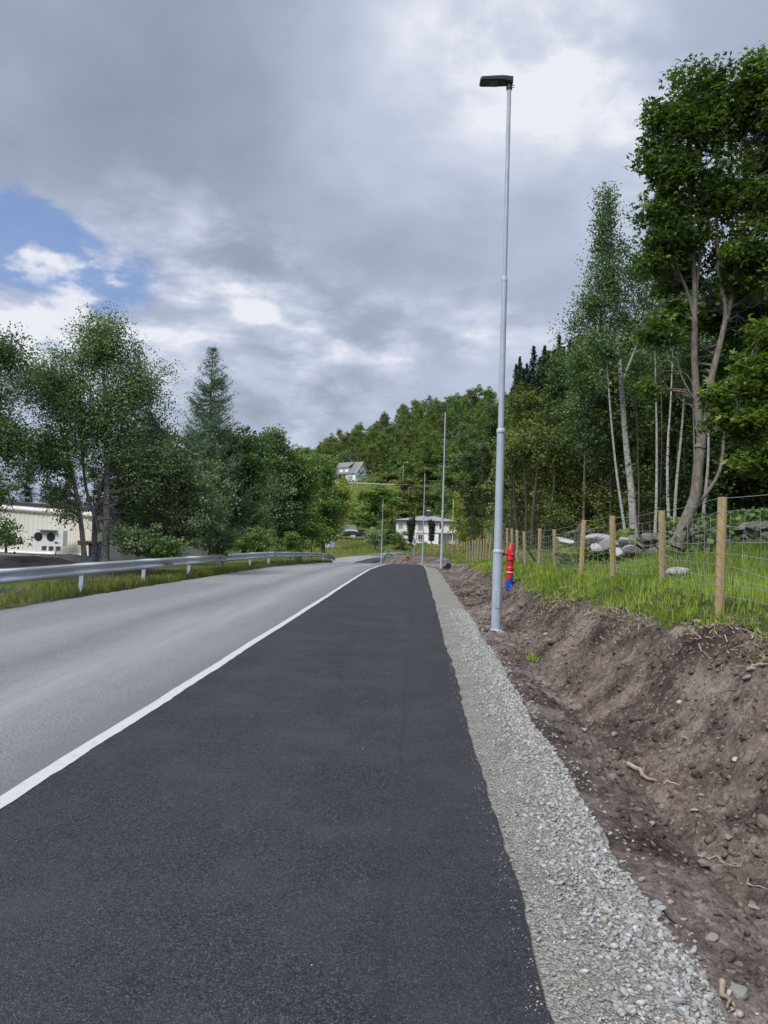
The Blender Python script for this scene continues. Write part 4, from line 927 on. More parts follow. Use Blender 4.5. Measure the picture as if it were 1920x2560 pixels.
# white gabled house above the upper road
d = 300; k = d/FPX; c0 = P(888, 1206, d); t = thing('house', 'white gabled wooden house with grey slate roof beside the upper road', 'house', tuple(c0), rad(-39))
# local: gable wall on the +? face; long wall runs along -x
L, Wg, He, Hr = 12.0, 7.6, 3.9, 8.3
b = MB(); b.box((-L/2, Wg/2, He/2-.5), (L, Wg, He+1)); b.build('wall', M['white_wall'], t)
# gables along x axis ends
for xx in (0, -L):
    b = MB(); b.face([(xx, 0, He), (xx, Wg, He), (xx, Wg/2, Hr)]); b.face([(xx-.1 if xx == 0 else xx+.1, 0, He), (xx-.1 if xx == 0 else xx+.1, Wg/2, Hr), (xx-.1 if xx == 0 else xx+.1, Wg, He)]); b.build('gable', M['white_wall'], t)
for sg in (0, 1):
    ye, yi = (-.5, Wg/2) if sg == 0 else (Wg+.5, Wg/2); ze = He-.45
    b = MB(); n0 = [( .45, ye, ze), (-L-.45, ye, ze), (-L-.45, yi, Hr+.05), (.45, yi, Hr+.05)]; n1 = [(p[0], p[1], p[2]+.16) for p in n0]
    b.face(n0); b.face(n1[::-1]); 
    for q in range(4): b.face([n0[q], n0[(q+1) % 4], n1[(q+1) % 4], n1[q]])
    b.build('roof', M['slate'], t)
    b = MB(); b.tube([(.5, ye, ze+.05), (.5, yi, Hr+.12)], .12, 4); b.build('barge_board', M['white'], t)
# dormer on the long side
b = MB(); b.box((-6.2, 1.2, He+1.0), (4.6, 2.2, 2.0)); dm = b.build('dormer', M['white_wall'], t)
b = MB(); n0 = [(-3.6, -.35, He+2.0), (-8.8, -.35, He+2.0), (-8.8, 3.6, Hr+.0), (-3.6, 3.6, Hr+.0)]; n1 = [(p[0], p[1], p[2]+.2) for p in n0]; b.face(n0); b.face(n1[::-1])
for q in range(4): b.face([n0[q], n0[(q+1) % 4], n1[(q+1) % 4], n1[q]])
b.build('dormer_roof', M['slate'], dm); window(t, (-6.2, .1, He+1.1), 1.1, .9, 'pale_glass', mull=2)
window(t, (-2.4, 0, 1.75), 1.9, 1.5, 'pale_glass', mull=3)
b = MB(); b.box((-7.4, -1.0, 2.9), (4.8, 2.0, .14)); b.build('porch_roof', M['slate'], t)
for q in (-5.2, -7.4, -9.6): MB().box((q, -1.8, 1.3), (.14, .14, 3.0)).build('porch_post', M['white'], t)
window(t, (-7.0, 0, 1.5), .9, 1.5, 'glass')
for (yy_, zz_, w_, h_) in ((2.0, 4.5, .7, 1.0), (4.6, 4.5, .7, 1.1), (5.7, 1.8, .7, 1.2), (3.9, 6.6, .55, .55), (4.7, 1.8, .01, .01)):
    if w_ > .1: window(t, (0, yy_, zz_), w_, h_, 'glass', ax='y', sgn=1)
MB().box((-5.5, Wg/2, Hr+.5), (.5, .5, 1.0)).build('chimney', M['slate'], t)
# cream industrial building on the left
t = thing('factory_building', 'cream corrugated factory building behind the trees and guardrail on the left', 'building', P(60, 1375, 40)); fo_ = Vector(t.location)
def clad_wall(a, c, za, zc, zb, pitch=.30):
    a = Vector(a); c = Vector(c); L = (c-a).length; n = int(L/pitch); dirv = (c-a)/L; nrm = Vector((dirv.y, -dirv.x, 0))
    mb = MB(); MB_ = mb
    for k in range(n):
        s0 = k*pitch; z1 = za+(zc-za)*(s0/L)
        prof_ = [(0, 0), (.03, .02), (.20, .02), (.23, 0), (.30, 0)]
        for (u0, d0), (u1, d1) in zip(prof_[:-1], prof_[1:]):
            p0 = a+dirv*(s0+u0)+nrm*d0; p1 = a+dirv*(s0+u1)+nrm*d1; mb.face([(p0.x, p0.y, zb), (p1.x, p1.y, zb), (p1.x, p1.y, z1), (p0.x, p0.y, z1)])
    return mb
A0 = P(-260, 1300, 42); B0 = P(238, 1300, 37); C0 = P(215, 1300, 52); gz = -.4
zt0, zt1 = P(-260, 1241, 42).z, P(238, 1280, 37).z
mb = clad_wall((A0.x, A0.y, 0), (B0.x, B0.y, 0), zt0, zt1, .35); mb.v = [tuple(Vector(v)-fo_) for v in mb.v]; mb.build('cladding', M['cladding'], t)
mb = MB(); b_ = Vector((0, .18, 0))
q4 = [(A0.x, A0.y+.1, gz), (B0.x, B0.y+.1, gz), (B0.x, B0.y+.1, zt1), (A0.x, A0.y+.1, zt0), (A0.x, A0.y+14, gz), (B0.x+2, B0.y+14, gz), (B0.x+2, B0.y+14, zt1+.2), (A0.x, A0.y+14, zt0+.2)]
i = len(mb.v); mb.v += [tuple(Vector(v)-fo_) for v in q4]
for f_ in ((0, 1, 2, 3), (1, 5, 6, 2), (5, 4, 7, 6), (4, 0, 3, 7)): mb.f.append(f_); mb.sm.append(False)
mb.build('wall', M['cladding'], t)
mb = MB(); rr_ = [Vector(q4[3])+Vector((0, -.2, .0)), Vector(q4[2])+Vector((.2, -.2, .0)), Vector(q4[6])+Vector((.2, .2, 0)), Vector(q4[7])]
lo = [p-fo_ for p in rr_]; hi_ = [p+Vector((0, 0, .18))-fo_ for p in rr_]; mb.face(lo[::-1]); mb.face(hi_)
for q in range(4): mb.face([lo[q], lo[(q+1) % 4], hi_[(q+1) % 4], hi_[q]])
mb.build('roof', M['fascia'], t)
mb = MB(); mb.tube([Vector(q4[3])+Vector((0, -.16, -.16))-fo_, Vector(q4[2])+Vector((0, -.16, -.16))-fo_], .16, 4); mb.build('eaves_trim', M['cladding'], t)
mb = MB(); mb.tube([Vector((A0.x, A0.y-.1, .33))-fo_, Vector((B0.x, B0.y-.1, .33))-fo_], .07, 4); mb.build('base_trim', M['white'], t)
# lower wing to the right
p0 = P(255, 1300, 44); p1 = P(420, 1300, 47); mb = clad_wall((p0.x, p0.y, 0), (p1.x, p1.y, 0), P(255, 1312, 44).z, P(420, 1312, 47).z, -.3); mb.v = [tuple(Vector(v)-fo_) for v in mb.v]; mb.build('wing_cladding', M['cladding'], t)
mb = MB(); mb.box(((p0.x+p1.x)/2-fo_.x, (p0.y+p1.y)/2+3-fo_.y, P(300, 1312, 45).z-fo_.z+.05), (4.6, 6, .12), .3); mb.build('wing_roof', M['fascia'], t)
# roof unit and condenser hung on the wall
p = P(104, 1268, 41.5); t = thing('roof_unit', 'grey metal ventilation box on the factory roof', 'ventilation unit', tuple(p)); MB().box((-.12, 0, .15), (.5, .6, .38)).build('housing', M['galv'], t); MB().box((.28, 0, .15), (.26, .5, .34)).build('louvre', M['rail'], t)
p = P(119, 1365, 36.6); t = thing('condenser_unit', 'white condenser unit with two round black fans on the factory wall', 'air conditioner', tuple(p), rad(-7)); 
UW, UH = 1.50, .74
MB().box((0, .22, UH/2+.0), (UW, .42, UH)).build('housing', M['white'], t)
MB().box((0, -.0, UH+.02), (UW*.6, .44, .02)).build('lid', M['fascia'], t)
for xx in (-.50, .14):
    f_ = MB(); f_.tube([(xx, .03, UH*.60), (xx, -.02, UH*.60)], .205, 24); f_ = f_.build('fan_opening', M['black'], t)
    for rr0 in (.06, .12, .18):
        gq = MB(); gq.tube([(xx+rr0*math.cos(a_), -.03, UH*.60+rr0*math.sin(a_)) for a_ in np.linspace(0, 2*math.pi, 20)], .005, 4, False); gq.build('fan_grille', M['head'], f_)
    fb_ = MB()
    for q in range(4): a_ = q*1.571+.4; fb_.face([(xx, -.024, UH*.6), (xx+.17*math.cos(a_), -.024, UH*.6+.17*math.sin(a_)), (xx+.16*math.cos(a_+.6), -.022, UH*.6+.16*math.sin(a_+.6))])
    fb_.build('fan_blades', M['head'], f_)
MB().box((.42, .005, .17), (.14, .012, .10)).build('blue_sticker', M['blue'], t); MB().box((.56, .005, .16), (.04, .012, .05)).build('label_plate', M['fascia'], t)
for xx in (-.3, .05, .4): MB().box((xx, .2, -.12), (.05, .4, .22)).build('foot', M['galv'], t)
MB().tube([(.35, .2, 0), (.38, .1, -.3), (.3, .12, -.5)], .025, 6).build('pipe', M['black'], t)
# red brown and blue crates behind the trunks
for (px, py, w_, h_, mt, lab) in ((225, 1358, .9, .2, 'rust', 'rusty red beam on the stack behind the birch trunks'), (246, 1380, .7, .7, 'navy', 'blue grey plastic crate behind the birch trunks')):
    p = P(px, py, 33); o = thing('beam' if mt == 'rust' else 'crate', lab, 'beam' if mt == 'rust' else 'crate', tuple(p)); MB().box((0, 0, 0), (w_, .4, h_)).build('body', M[mt], o); MB().box((0, -.21, h_*.3), (w_*1.05, .04, .05)).build('rim', M[mt], o)
# soil heaps behind the guardrail
def heap(name, cx, cy, rx, ry, h, mat, label, seed):
    n = 40; a = np.linspace(-1.2, 1.2, n); XX, YY = np.meshgrid(a, a); r_ = np.hypot(XX, YY); Zz = h*np.clip(1-r_**1.6, -.2, 1)*(1+.5*fbm(XX*3+seed, YY*3, 4, seed)); gx_ = cx+XX*rx; gy_ = cy+YY*ry
    me = fast_mesh(name, np.stack([gx_-cx, gy_-cy, Zz], -1).reshape(-1, 3), grid_faces(n, n), M[mat], True); o = link(name, me, None, (cx, cy, hz(cx, cy)-.05)); return tag(o, label, 'soil heap')
p = P(60, 1410, 26.5); heap('soil_heap', p.x, p.y, 3.0, 1.8, .55, 'soil_pile', 'dark brown heap of soil behind the guardrail at the left edge', 3)
p = P(180, 1405, 31); heap('soil_heap', p.x, p.y, 3.2, 1.8, .45, 'soil_pile', 'lower dark soil heap below the condenser unit', 9)
n = 2600; rs = np.random.RandomState(8); yy = 15.2+6*rs.rand(n); xx = -8.0-1.9*rs.rand(n)**1.1
xx = np.interp(yy, [15, 22], [-8.0, -8.2])-2.2*rs.rand(n); tag(link('rubble', stones_mesh('rubble', np.stack([xx, yy, height(xx, yy)+.01], -1), .012+.03*rs.rand(n)**2, simple('dark_slate', (.10, .105, .12), .7, 0, .5, 9), rs)), kind='stuff')
# odds and ends on the meadow in front of the hill
def boxthing(name, lab, cat, px, py, d, parts, rz=0):
    p = P(px, py, d); t = thing(name, lab, cat, tuple(p), rz)
    for nm, mt, c_, dm_ in parts: MB().box(c_, dm_).build(nm, M[mt], t)
    return t
boxthing('shed', 'white shed wall half hidden behind the flowering tree left of the blue fence', 'shed', 828, 1334, 160, [('wall', 'white_wall', (0, 0, 2.4), (3.4, 3, 5.6)), ('corner_post', 'trim', (1.72, -1.5, 2.6), (.2, .1, 5.8)), ('roof', 'dark_roof', (0, 0, 5.3), (3.9, 3.5, .15))])
t = boxthing('board_fence', 'low weathered fence of grey and blue boards on the slope', 'fence', 846, 1329, 185, [])
for q in range(20):
    hh_ = 1.75+.12*math.sin(q*1.7)+(q > 8)*.1; MB().box((q*.215, 0, hh_/2-.1), (.19, .05, hh_)).build('board', M['tarp' if q in (0, 1, 2, 4, 5, 6) else 'greywood'], t)
t = thing('car', 'white topped dark parked car on the terrace left of the dark container', 'car', tuple(P(878, 1342, 170))); 
thing_part('body', t, M['black'], [(-1.9, .45, .7, .25), (-1.7, .5, .85, .38), (-.9, .55, .88, .42), (.9, .55, .88, .42), (1.7, .5, .85, .38), (1.95, .45, .7, .25)]); thing_part('roof', t, M['carwhite'], [(-1.3, 1.15, .6, .18), (-.8, 1.38, .7, .16), (.9, 1.38, .7, .16), (1.5, 1.12, .6, .18)])
thing_part('window_band', t, M['glass'], [(-1.5, .98, .74, .12), (-1.0, 1.1, .74, .18), (1.1, 1.1, .74, .18), (1.65, .98, .74, .12)])
for a_ in (-1.2, 1.2):
    for c_ in (-.8, .8): MB().tube([(a_, c_-.1, .32), (a_, c_+.1, .32)], .32, 14).build('wheel', M['black'], t)
MB().box((1.7, -.6, .62), (.3, .3, .16)).build('headlight', M['white'], t)
boxthing('container', 'dark blue container at the end of the terrace beside the flowering bush', 'container', 903, 1341, 172, [('body', 'navy', (0, 0, .75), (1.7, 1.5, 1.5)), ('rib', 'black', (-.4, -.76, .75), (.08, .05, 1.4)), ('rib', 'black', (0, -.76, .75), (.08, .05, 1.4)), ('rib', 'black', (.4, -.76, .75), (.08, .05, 1.4))])
boxthing('white_heap', 'small white covered heap in front of the parked car', 'cover', 882, 1343, 166, [('cover', 'white', (0, 0, .2), (1.1, .6, .45)), ('fold', 'trim', (.1, -.1, .45), (.7, .4, .12))])
t = thing('retaining_wall', 'low grey retaining wall of stones below the parked car', 'wall', tuple(P(855, 1346, 164))); 
for q in range(15): o = link('stone', MR[q % 4], t, (q*.36-.6, -.02*q, .0-.0*q)); o.scale = (.28, .25, .26); o.rotation_euler = (q, q*2, q*3)
MB().box((5.2, 0, .05), (1.9, .3, .75)).build('concrete_end', M['concrete'], t)
# small octagonal greenhouse
p = P(826, 1368, 126); t = thing('greenhouse', 'small greenish glass greenhouse at the edge of the trees above the guardrail end', 'greenhouse', tuple(p)); 
fr_ = MB(); n = 6; rg = .85
for k_ in range(n):
    a0, a1 = k_*2*math.pi/n+.3, (k_+1)*2*math.pi/n+.3; b0 = (rg*math.cos(a0), rg*math.sin(a0)); b1 = (rg*math.cos(a1), rg*math.sin(a1))
    MB_p = MB(); MB_p.face([(b0[0], b0[1], 0), (b1[0], b1[1], 0), (b1[0], b1[1], 1.2), (b0[0], b0[1], 1.2)]); MB_p.build('pane', M['mint'] if k_ in (3, 2) else M['pale_glass'], t)
    MB_p = MB(); MB_p.face([(b0[0], b0[1], 1.2), (b1[0], b1[1], 1.2), (0, 0, 1.85)]); MB_p.build('roof_pane', M['pale_glass'], t); fr_.tube([(b0[0], b0[1], 0), (b0[0], b0[1], 1.2), (0, 0, 1.87)], .03, 4)
fr_.build('frame', M['white'], t)
# overhead wires by the upper road
for q, (ya, yb) in enumerate(((1166, 1164), (1172, 1171), (1178, 1182))):
    a, c = P(880, ya, 292), P(1150, yb, 280); pts = [a.lerp(c, w)+Vector((0, 0, -1.6*math.sin(w*math.pi))) for w in np.linspace(0, 1, 12)]
    tag(MB().tube([p-a for p in pts], .022, 4).build('power_line', M['black'], None, a), ['topmost of the three thin power lines crossing the hillside above the upper road', 'middle of the three thin power lines crossing the hillside above the upper road', 'lowest of the three thin power lines crossing the hillside above the upper road'][q], 'power line', 'power lines above the upper road')
# ------------------------------------------------------------------ trees on the left
rs = np.random.RandomState(21)
def V2(l, d): return [P(a, b_, d if len(q) == 0 else q[0]) for a, b_, *q in l]
tree('birch_tree', 'large many stemmed birch behind the guardrail with the trunks before the factory wall',
     [(V2([(262, 1406), (266, 1290), (268, 1150), (262, 1000), (255, 880), (240, 780)], 27.5), .15, .02), (V2([(212, 1402), (200, 1290), (180, 1180), (150, 1060), (120, 950)], 27), .10, .02), (V2([(238, 1404), (238, 1290), (262, 1190), (300, 1080), (340, 950)], 27.8), .10, .02), (V2([(250, 1330), (215, 1220), (205, 1100), (200, 960), (215, 860)], 27.6), .07, .015), (V2([(268, 1150), (330, 1060), (385, 960)], 27.6), .05, .012)],
     [ell(248, 860, 85, 90, 27.5, 110), ell(150, 960, 125, 110, 27, 150), ell(330, 970, 110, 120, 28, 150), ell(240, 1060, 150, 110, 27.4, 190), ell(120, 1130, 120, 80, 26.5, 110), ell(340, 1150, 120, 90, 28, 130), ell(320, 1265, 60, 60, 28.5, 50), ell(150, 1240, 60, 30, 27, 14), ell(178, 1290, 26, 32, 26.8, 9), ell(60, 960, 60, 60, 27, 20)],
     'birch_leaf', 'old_birch_bark', rs, per=70, cr=.36, lsize=.072, shape='round', stem_names=['trunk', 'trunk', 'trunk', 'limb', 'limb'], shell=.25, flat=.9, droop=.3)
tree('birch_tree', 'birch cut by the left edge of the picture with loose grey green leaves',
     [(V2([(-75, 1410), (-60, 1200), (-40, 1000), (-10, 850)], 25), .13, .02), (V2([(-60, 1200), (10, 1080), (50, 960)], 25), .05, .01)],
     [ell(5, 890, 65, 70, 25, 55), ell(-30, 1020, 110, 90, 25, 70), ell(10, 1120, 80, 80, 24.5, 55), ell(-20, 1240, 50, 50, 24.5, 20), ell(-10, 1330, 45, 40, 24, 10)],
     'birch_leaf', 'birch_bark', rs, per=80, cr=.34, lsize=.075, shape='round', shell=.2, flat=.9, droop=.3)
tree('willow_bush', 'dense dull green willow with twin grey trunks right of the big birch',
     [(V2([(425, 1400), (432, 1320), (425, 1200), (410, 1100)], 29), .08, .02), (V2([(437, 1400), (441, 1310), (460, 1210), (480, 1130)], 29.2), .07, .015)],
     [ell(425, 1180, 115, 105, 29.5, 190), ell(400, 1310, 95, 70, 29.8, 70), ell(490, 1290, 75, 95, 29.5, 110), ell(370, 1090, 70, 60, 30, 50)],
     'willow_leaf', 'grey_bark', rs, per=75, cr=.27, lsize=.085, shape='round', shell=.35, stem_names=['trunk', 'trunk'])
for (px, py, rx, ry, d, nc, leaf, lab) in [(345, 1352, 80, 45, 27.5, 60, 'willow_leaf', 'low leafy bush at the foot of the birch trunks'), (410, 1372, 55, 28, 27.5, 35, 'dense_leaf', 'low dark bush under the willow trunks'), (545, 1345, 60, 55, 31, 70, 'willow_leaf', 'rounded pale green bush below the dense row of trees'), (640, 1355, 60, 45, 40, 60, 'dense_leaf', 'dark bush at the foot of the tall leafy trees'), (725, 1360, 55, 42, 50, 50, 'dense_leaf', 'dark bush directly above the middle of the guardrail'), (15, 1340, 36, 46, 25.5, 10, 'willow_leaf', 'sparse willow scrub before the left end of the factory wall')]:
    b0 = P(px, py+ry*.9, d); tree('bush', lab, [([b0, P(px, py, d)], .04, .015)], [ell(px, py, rx, ry, d, nc)], leaf, 'grey_bark', rs, per=70, cr=.22, lsize=.085, shape='round', cat='bush', shell=.3, twig=.006)
for (st, el_, leaf, lab, cr_, ls_) in [
     ([(610, 1392), (612, 1250), (608, 1100)], [(612, 1150, 75, 95, 44, 150), (600, 1290, 80, 90, 44, 120)], 'dense_leaf', 'broad dense green tree right of the larch', .42, .13),
     ([(690, 1388), (692, 1200), (688, 1090)], [(690, 1115, 30, 60, 54, 40), (690, 1260, 60, 110, 54, 120)], 'willow_leaf', 'taller thin topped tree in the middle of the left row', .45, .15),
     ([(745, 1386), (745, 1250), (740, 1150)], [(742, 1195, 62, 80, 56, 130), (745, 1320, 70, 60, 56, 80)], 'dense_leaf', 'rounded bright green tree near the right end of the left row', .45, .15),
     ([(808, 1382), (806, 1260), (800, 1180)], [(800, 1190, 42, 60, 66, 70), (812, 1290, 48, 80, 66, 110)], 'dense_leaf', 'last tall green tree of the left row, before the gabled house', .5, .17),
     ([(835, 1340), (838, 1260)], [(848, 1245, 34, 52, 72, 60), (832, 1300, 30, 45, 72, 40)], 'yellow_leaf', 'yellow green tree at the right end of the left row', .5, .17),
     ([(520, 1392), (515, 1300), (520, 1200)], [(525, 1240, 60, 90, 40, 110)], 'willow_leaf', 'grey green tree under the larch', .4, .12)]:
    d = el_[0][4]; tree('leafy_tree', lab, [(V2(st, d), .15, .03)], [ell(*e) for e in el_], leaf, 'grey_bark', rs, per=85, cr=cr_, lsize=ls_, shape='round', shell=.4, twig=.015)
# larch
def conifer(name, label, base, h, r, leaf, bk, rs, whorls=26, per=16, ls=.10, seglen=.12, group=None, fill=26, lift=.25, cr=.05, crown0=.12):
    t = thing(name, label, 'tree', base, group=group); MB().tube([(0, 0, 0), (0, 0, h*.5), (0, 0, h)], [h*.014, h*.009, .012], 8).build('trunk', M[bk], t)
    tw = MB(); pos = []
    for w in range(whorls):
        f = crown0+(1-crown0)*(w/(whorls-1)); L = r*(1-f)**.85*(.75+.5*rs.rand())+.08; z0 = h*f; nb = 5+int(rs.rand()*3)
        for k in range(nb):
            a = rs.rand()*6.28; l = L*(.7+.45*rs.rand()); d_ = np.array([math.cos(a), math.sin(a), 0]); m = max(3, int(l/seglen)); tt = np.linspace(0, 1, m)
            up = lift*tt**2*l-.12*l*np.sin(tt*3.14); pts = d_[None]*(tt*l)[:, None]+np.stack([0*tt, 0*tt, z0+up], -1); tw.tube(pts[::max(1, m//4)], .012 if l < 1 else .02, 3, False)
            for q in pts[1:]: pos.append(q[None]+rs.normal(size=(fill, 3))*np.array([seglen*.7, seglen*.7, cr]))
            if l > .9:
                for sgn in (-1, 1):
                    for f2 in (.35, .55, .75):
                        s0 = pts[int(f2*(m-1))]; sd = np.array([math.cos(a+sgn*.8), math.sin(a+sgn*.8), .1]); ll = l*.35*(1.1-f2); mm = max(2, int(ll/seglen))
                        for e in np.linspace(.2, 1, mm): pos.append((s0+sd*ll*e)[None]+rs.normal(size=(fill//2, 3))*np.array([seglen*.5, seglen*.5, cr]))
    tw.build('branches', M[bk], t)['kind'] = 'stuff'; tw = None
    pos = np.concatenate(pos); me = leaf_mesh('crown', pos, ls*(.7+.6*rs.rand(len(pos))), np.clip(.5+rs.normal(size=len(pos))*.2, 0, 1), M[leaf], rs, 'needle', .3); link('crown', me, t); return t
b0 = P(512, 1392, 42); hh = P(508, 873, 42).z-b0.z
conifer('larch_tree', 'slender larch with drooping needle branches rising above the left row of trees', b0, hh, 3.3, 'larch_needle', 'grey_bark', rs, 44, 16, .16, .16, fill=15, lift=.35, cr=.07)
# ------------------------------------------------------------------ maple on the right
rs = np.random.RandomState(5); d = 18.5
tree('maple_tree', 'big leaning maple with forked grey trunks at the right edge',
     [(V2([(1688, 1368), (1712, 1310), (1738, 1240), (1745, 1170), (1752, 1100), (1742, 1000), (1736, 880), (1738, 760), (1733, 640), (1725, 480), (1722, 300)], d), .165, .02),
      (V2([(1750, 1120), (1772, 1020), (1778, 950), (1800, 860), (1815, 780), (1800, 700), (1792, 580), (1790, 420), (1800, 250)], d), .10, .02),
      (V2([(1742, 1262), (1772, 1225), (1798, 1180), (1808, 1120), (1808, 1060)], d), .055, .03),
      (V2([(1738, 800), (1715, 720), (1680, 640), (1650, 540), (1640, 420)], d), .05, .01), (V2([(1736, 760), (1750, 640), (1756, 520), (1752, 380)], d), .05, .01), (V2([(1815, 800), (1840, 700), (1856, 560), (1860, 400), (1870, 230)], d), .07, .012),
      (V2([(1812, 780), (1870, 740), (1935, 680)], d), .04, .01), (V2([(1735, 1000), (1700, 930), (1690, 850)], d), .03, .01), (V2([(1742, 990), (1715, 935), (1660, 928), (1640, 940)], d), .02, .006)],
     [ell(1745, 285, 115, 125, d, 92), ell(1870, 255, 120, 145, d, 84, 1.4), ell(1672, 420, 80, 105, d, 60), ell(1810, 480, 120, 130, d, 62), ell(1695, 600, 90, 85, d, 46), ell(1860, 660, 110, 110, d, 70, 1.3), ell(1650, 830, 50, 30, d, 16), ell(1700, 790, 50, 30, d+.5, 12), ell(1660, 540, 60, 60, d, 24), ell(1622, 972, 12, 22, d-.3, 5), ell(1640, 300, 30, 40, d, 10), ell(1950, 450, 110, 300, d, 110), ell(1800, 790, 110, 80, d+2, 60), ell(1890, 820, 80, 110, d+2, 60), ell(1645, 640, 42, 60, d, 22), ell(1760, 930, 70, 60, d+2, 22), ell(1700, 690, 70, 50, d+1, 22)],
     'shade_maple_leaf', 'maple_bark', rs, per=64, cr=.28, lsize=.115, shape='maple', stem_names=['trunk', 'trunk', 'limb', 'limb', 'limb', 'limb', 'limb', 'limb', 'limb'], shell=.3, flat=.7, up=.5, tvar=.34)
d = 14.5
tree('maple_tree', 'bright leaved maple branches reaching in from beyond the right edge above the fence',
     [(V2([(2080, 1500), (2075, 1300), (2050, 1100), (2010, 900)], d), .12, .05), (V2([(2055, 1130), (1980, 1090), (1880, 1085), (1790, 1075)], d), .035, .008), (V2([(2030, 1000), (1950, 930), (1860, 900)], d), .035, .008), (V2([(2060, 1200), (1960, 1170), (1870, 1160)], d), .03, .008)],
     [ell(1895, 940, 65, 65, d, 36), ell(1850, 1050, 90, 40, d, 34), ell(1900, 1140, 60, 45, d, 20), ell(1925, 850, 60, 70, d, 24), ell(1790, 1000, 30, 25, d, 7), ell(1990, 1020, 80, 160, d, 50)],
     'maple_leaf', 'maple_bark', rs, per=56, cr=.22, lsize=.115, shape='maple', shell=.3, flat=.55, up=.8, tvar=.3)
# birch
d = 28
tree('birch_tree', 'tall white barked birch with an airy crown left of the big maple',
     [(V2([(1585, 1350), (1578, 1230), (1566, 1120), (1556, 1000), (1548, 880), (1540, 760), (1530, 620), (1520, 470)], d), .145, .015), (V2([(1553, 960), (1600, 840), (1618, 760), (1610, 680)], d), .05, .01), (V2([(1545, 860), (1490, 770), (1470, 700)], d), .04, .008), (V2([(1548, 880), (1480, 820), (1420, 800)], d), .03, .006)],
     [ell(1517, 490, 12, 30, d, 12), ell(1515, 530, 22, 34, d, 22), ell(1512, 570, 30, 34, d, 26), ell(1514, 620, 42, 36, d, 34), ell(1516, 670, 56, 36, d, 40), ell(1518, 715, 68, 36, d, 44), ell(1515, 760, 78, 32, d, 40), ell(1470, 740, 36, 36, d, 16), ell(1604, 745, 46, 50, d, 24), ell(1450, 800, 30, 22, d, 9), ell(1565, 630, 22, 36, d, 10), ell(1590, 680, 36, 56, d, 34), ell(1480, 780, 48, 36, d, 24), ell(1560, 800, 80, 40, d, 36), ell(1430, 825, 36, 14, d, 10), ell(1640, 740, 35, 50, d, 22), ell(1500, 850, 60, 20, d, 8)],
     'birch_leaf', 'birch_bark', rs, per=46, cr=.32, lsize=.072, shape='round', shell=.1, flat=1.0, droop=.3)
for i, (pts, d, r_, lab) in enumerate([([(1565, 1345), (1551, 1250), (1540, 1170), (1528, 1050), (1518, 920), (1512, 850)], 27, .055, 'thin crooked birch stem just left of the tall white birch'), ([(1637, 1345), (1641, 1250), (1642, 1120), (1640, 990), (1636, 800)], 27, .06, 'slim birch stem standing midway between the white birch and the maple'),
        ([(1676, 1345), (1669, 1240), (1670, 1110), (1677, 1000), (1685, 800)], 26, .06, 'pale birch stem immediately left of the maple trunk'), ([(1684, 1340), (1692, 1200), (1703, 1090), (1712, 960), (1716, 800)], 27.5, .06, 'leaning birch stem behind the left side of the maple trunk'),
        ([(1755, 1330), (1762, 1250), (1770, 1160), (1772, 1050), (1776, 850)], 25, .065, 'pale birch stem showing between the maple trunk and its low branch'), ([(1740, 1330), (1738, 1240), (1735, 1100), (1730, 900)], 28, .05, 'thin birch stem behind the maple trunk'), ([(1596, 1345), (1597, 1230), (1594, 1110), (1588, 900)], 31, .045, 'thin grey stem right behind the tall white birch'), ([(1650, 1345), (1652, 1200), (1655, 1090), (1650, 850)], 33, .04, 'thinnest dark stem between the white birch and the maple')]):
    top = pts[-1]; tree('birch_tree', lab, [(V2(pts, d), r_, .02)], [ell(top[0], top[1]+30, 45, 90, d, 26)], 'birch_leaf', 'birch_bark' if i not in (6, 7) else 'grey_bark', rs, per=60, cr=.35, lsize=.10, shape='round', shell=.2, flat=1)
# ------------------------------------------------------------------ forest behind on the right: shared prototypes
def proto(seed, h, rx, leaf, bk, nc, per, ls, cr, trunk_r=.13, cbase=.3, lean=.6):
    rs = np.random.RandomState(seed); base = Vector((0, 0, 0)); lx = rs.uniform(-lean, lean)
    st = [(0, 0, -.4), (lx*.3, 0, h*.3), (lx*.6, lx*.2, h*.6), (lx, 0, h*.95)]; c0 = h*(cbase+(1-cbase)/2)
    tm = MB(); tm.tube(densify([Vector(s) for s in st], 4), list(np.linspace(trunk_r, .02, 13)), 8); tmesh = tm.mesh('trunk', M[bk])
    E_ = []
    for k in range(6):
        f = k/5; zc = h*(cbase+.08)+(h*(1-cbase)-h*.12)*f; rr = rx*(.75+.5*math.sin(math.pi*min(1, .25+f*.75)))*(.8+.4*rs.rand())*(1-.35*f*f); E_.append((Vector((lx*zc/h+rs.normal()*rx*.25, rs.normal()*rx*.25, zc)), (rr, rr, h*.14), nc//6))
    cl = sample_clusters(E_, rs, .45); tw = MB(); LP = limb_pts([(st, 0, 0)])
    for c in cl[::2]:
        dd = np.linalg.norm(LP-c, axis=1)+np.where(LP[:, 2] > c[2]-.3, 3, 0); a = LP[int(np.argmin(dd))]; tw.tube(jit_line(a, c, 4, .06, rs, .06), [.045, .03, .02, .008], 3, False)
    twm = tw.mesh('branches', M[bk]); pos, ti = cloud(cl, per, cr, rs, .75, .3)
    cm = leaf_mesh('crown', pos, ls*(.65+.7*rs.rand(len(pos))), ti, M[leaf], rs, 'round', .4); return tmesh, twm, cm
def plant(pr, loc, label, name='forest_tree', group=None, s=1, sz=1, rz=0, cat='tree'):
    t = thing(name, label, cat, loc, rz, group); t.scale = (s, s, s*sz); link('trunk', pr[0], t); b_ = link('branches', pr[1], t); b_['kind'] = 'stuff'; link('crown', pr[2], t); return t
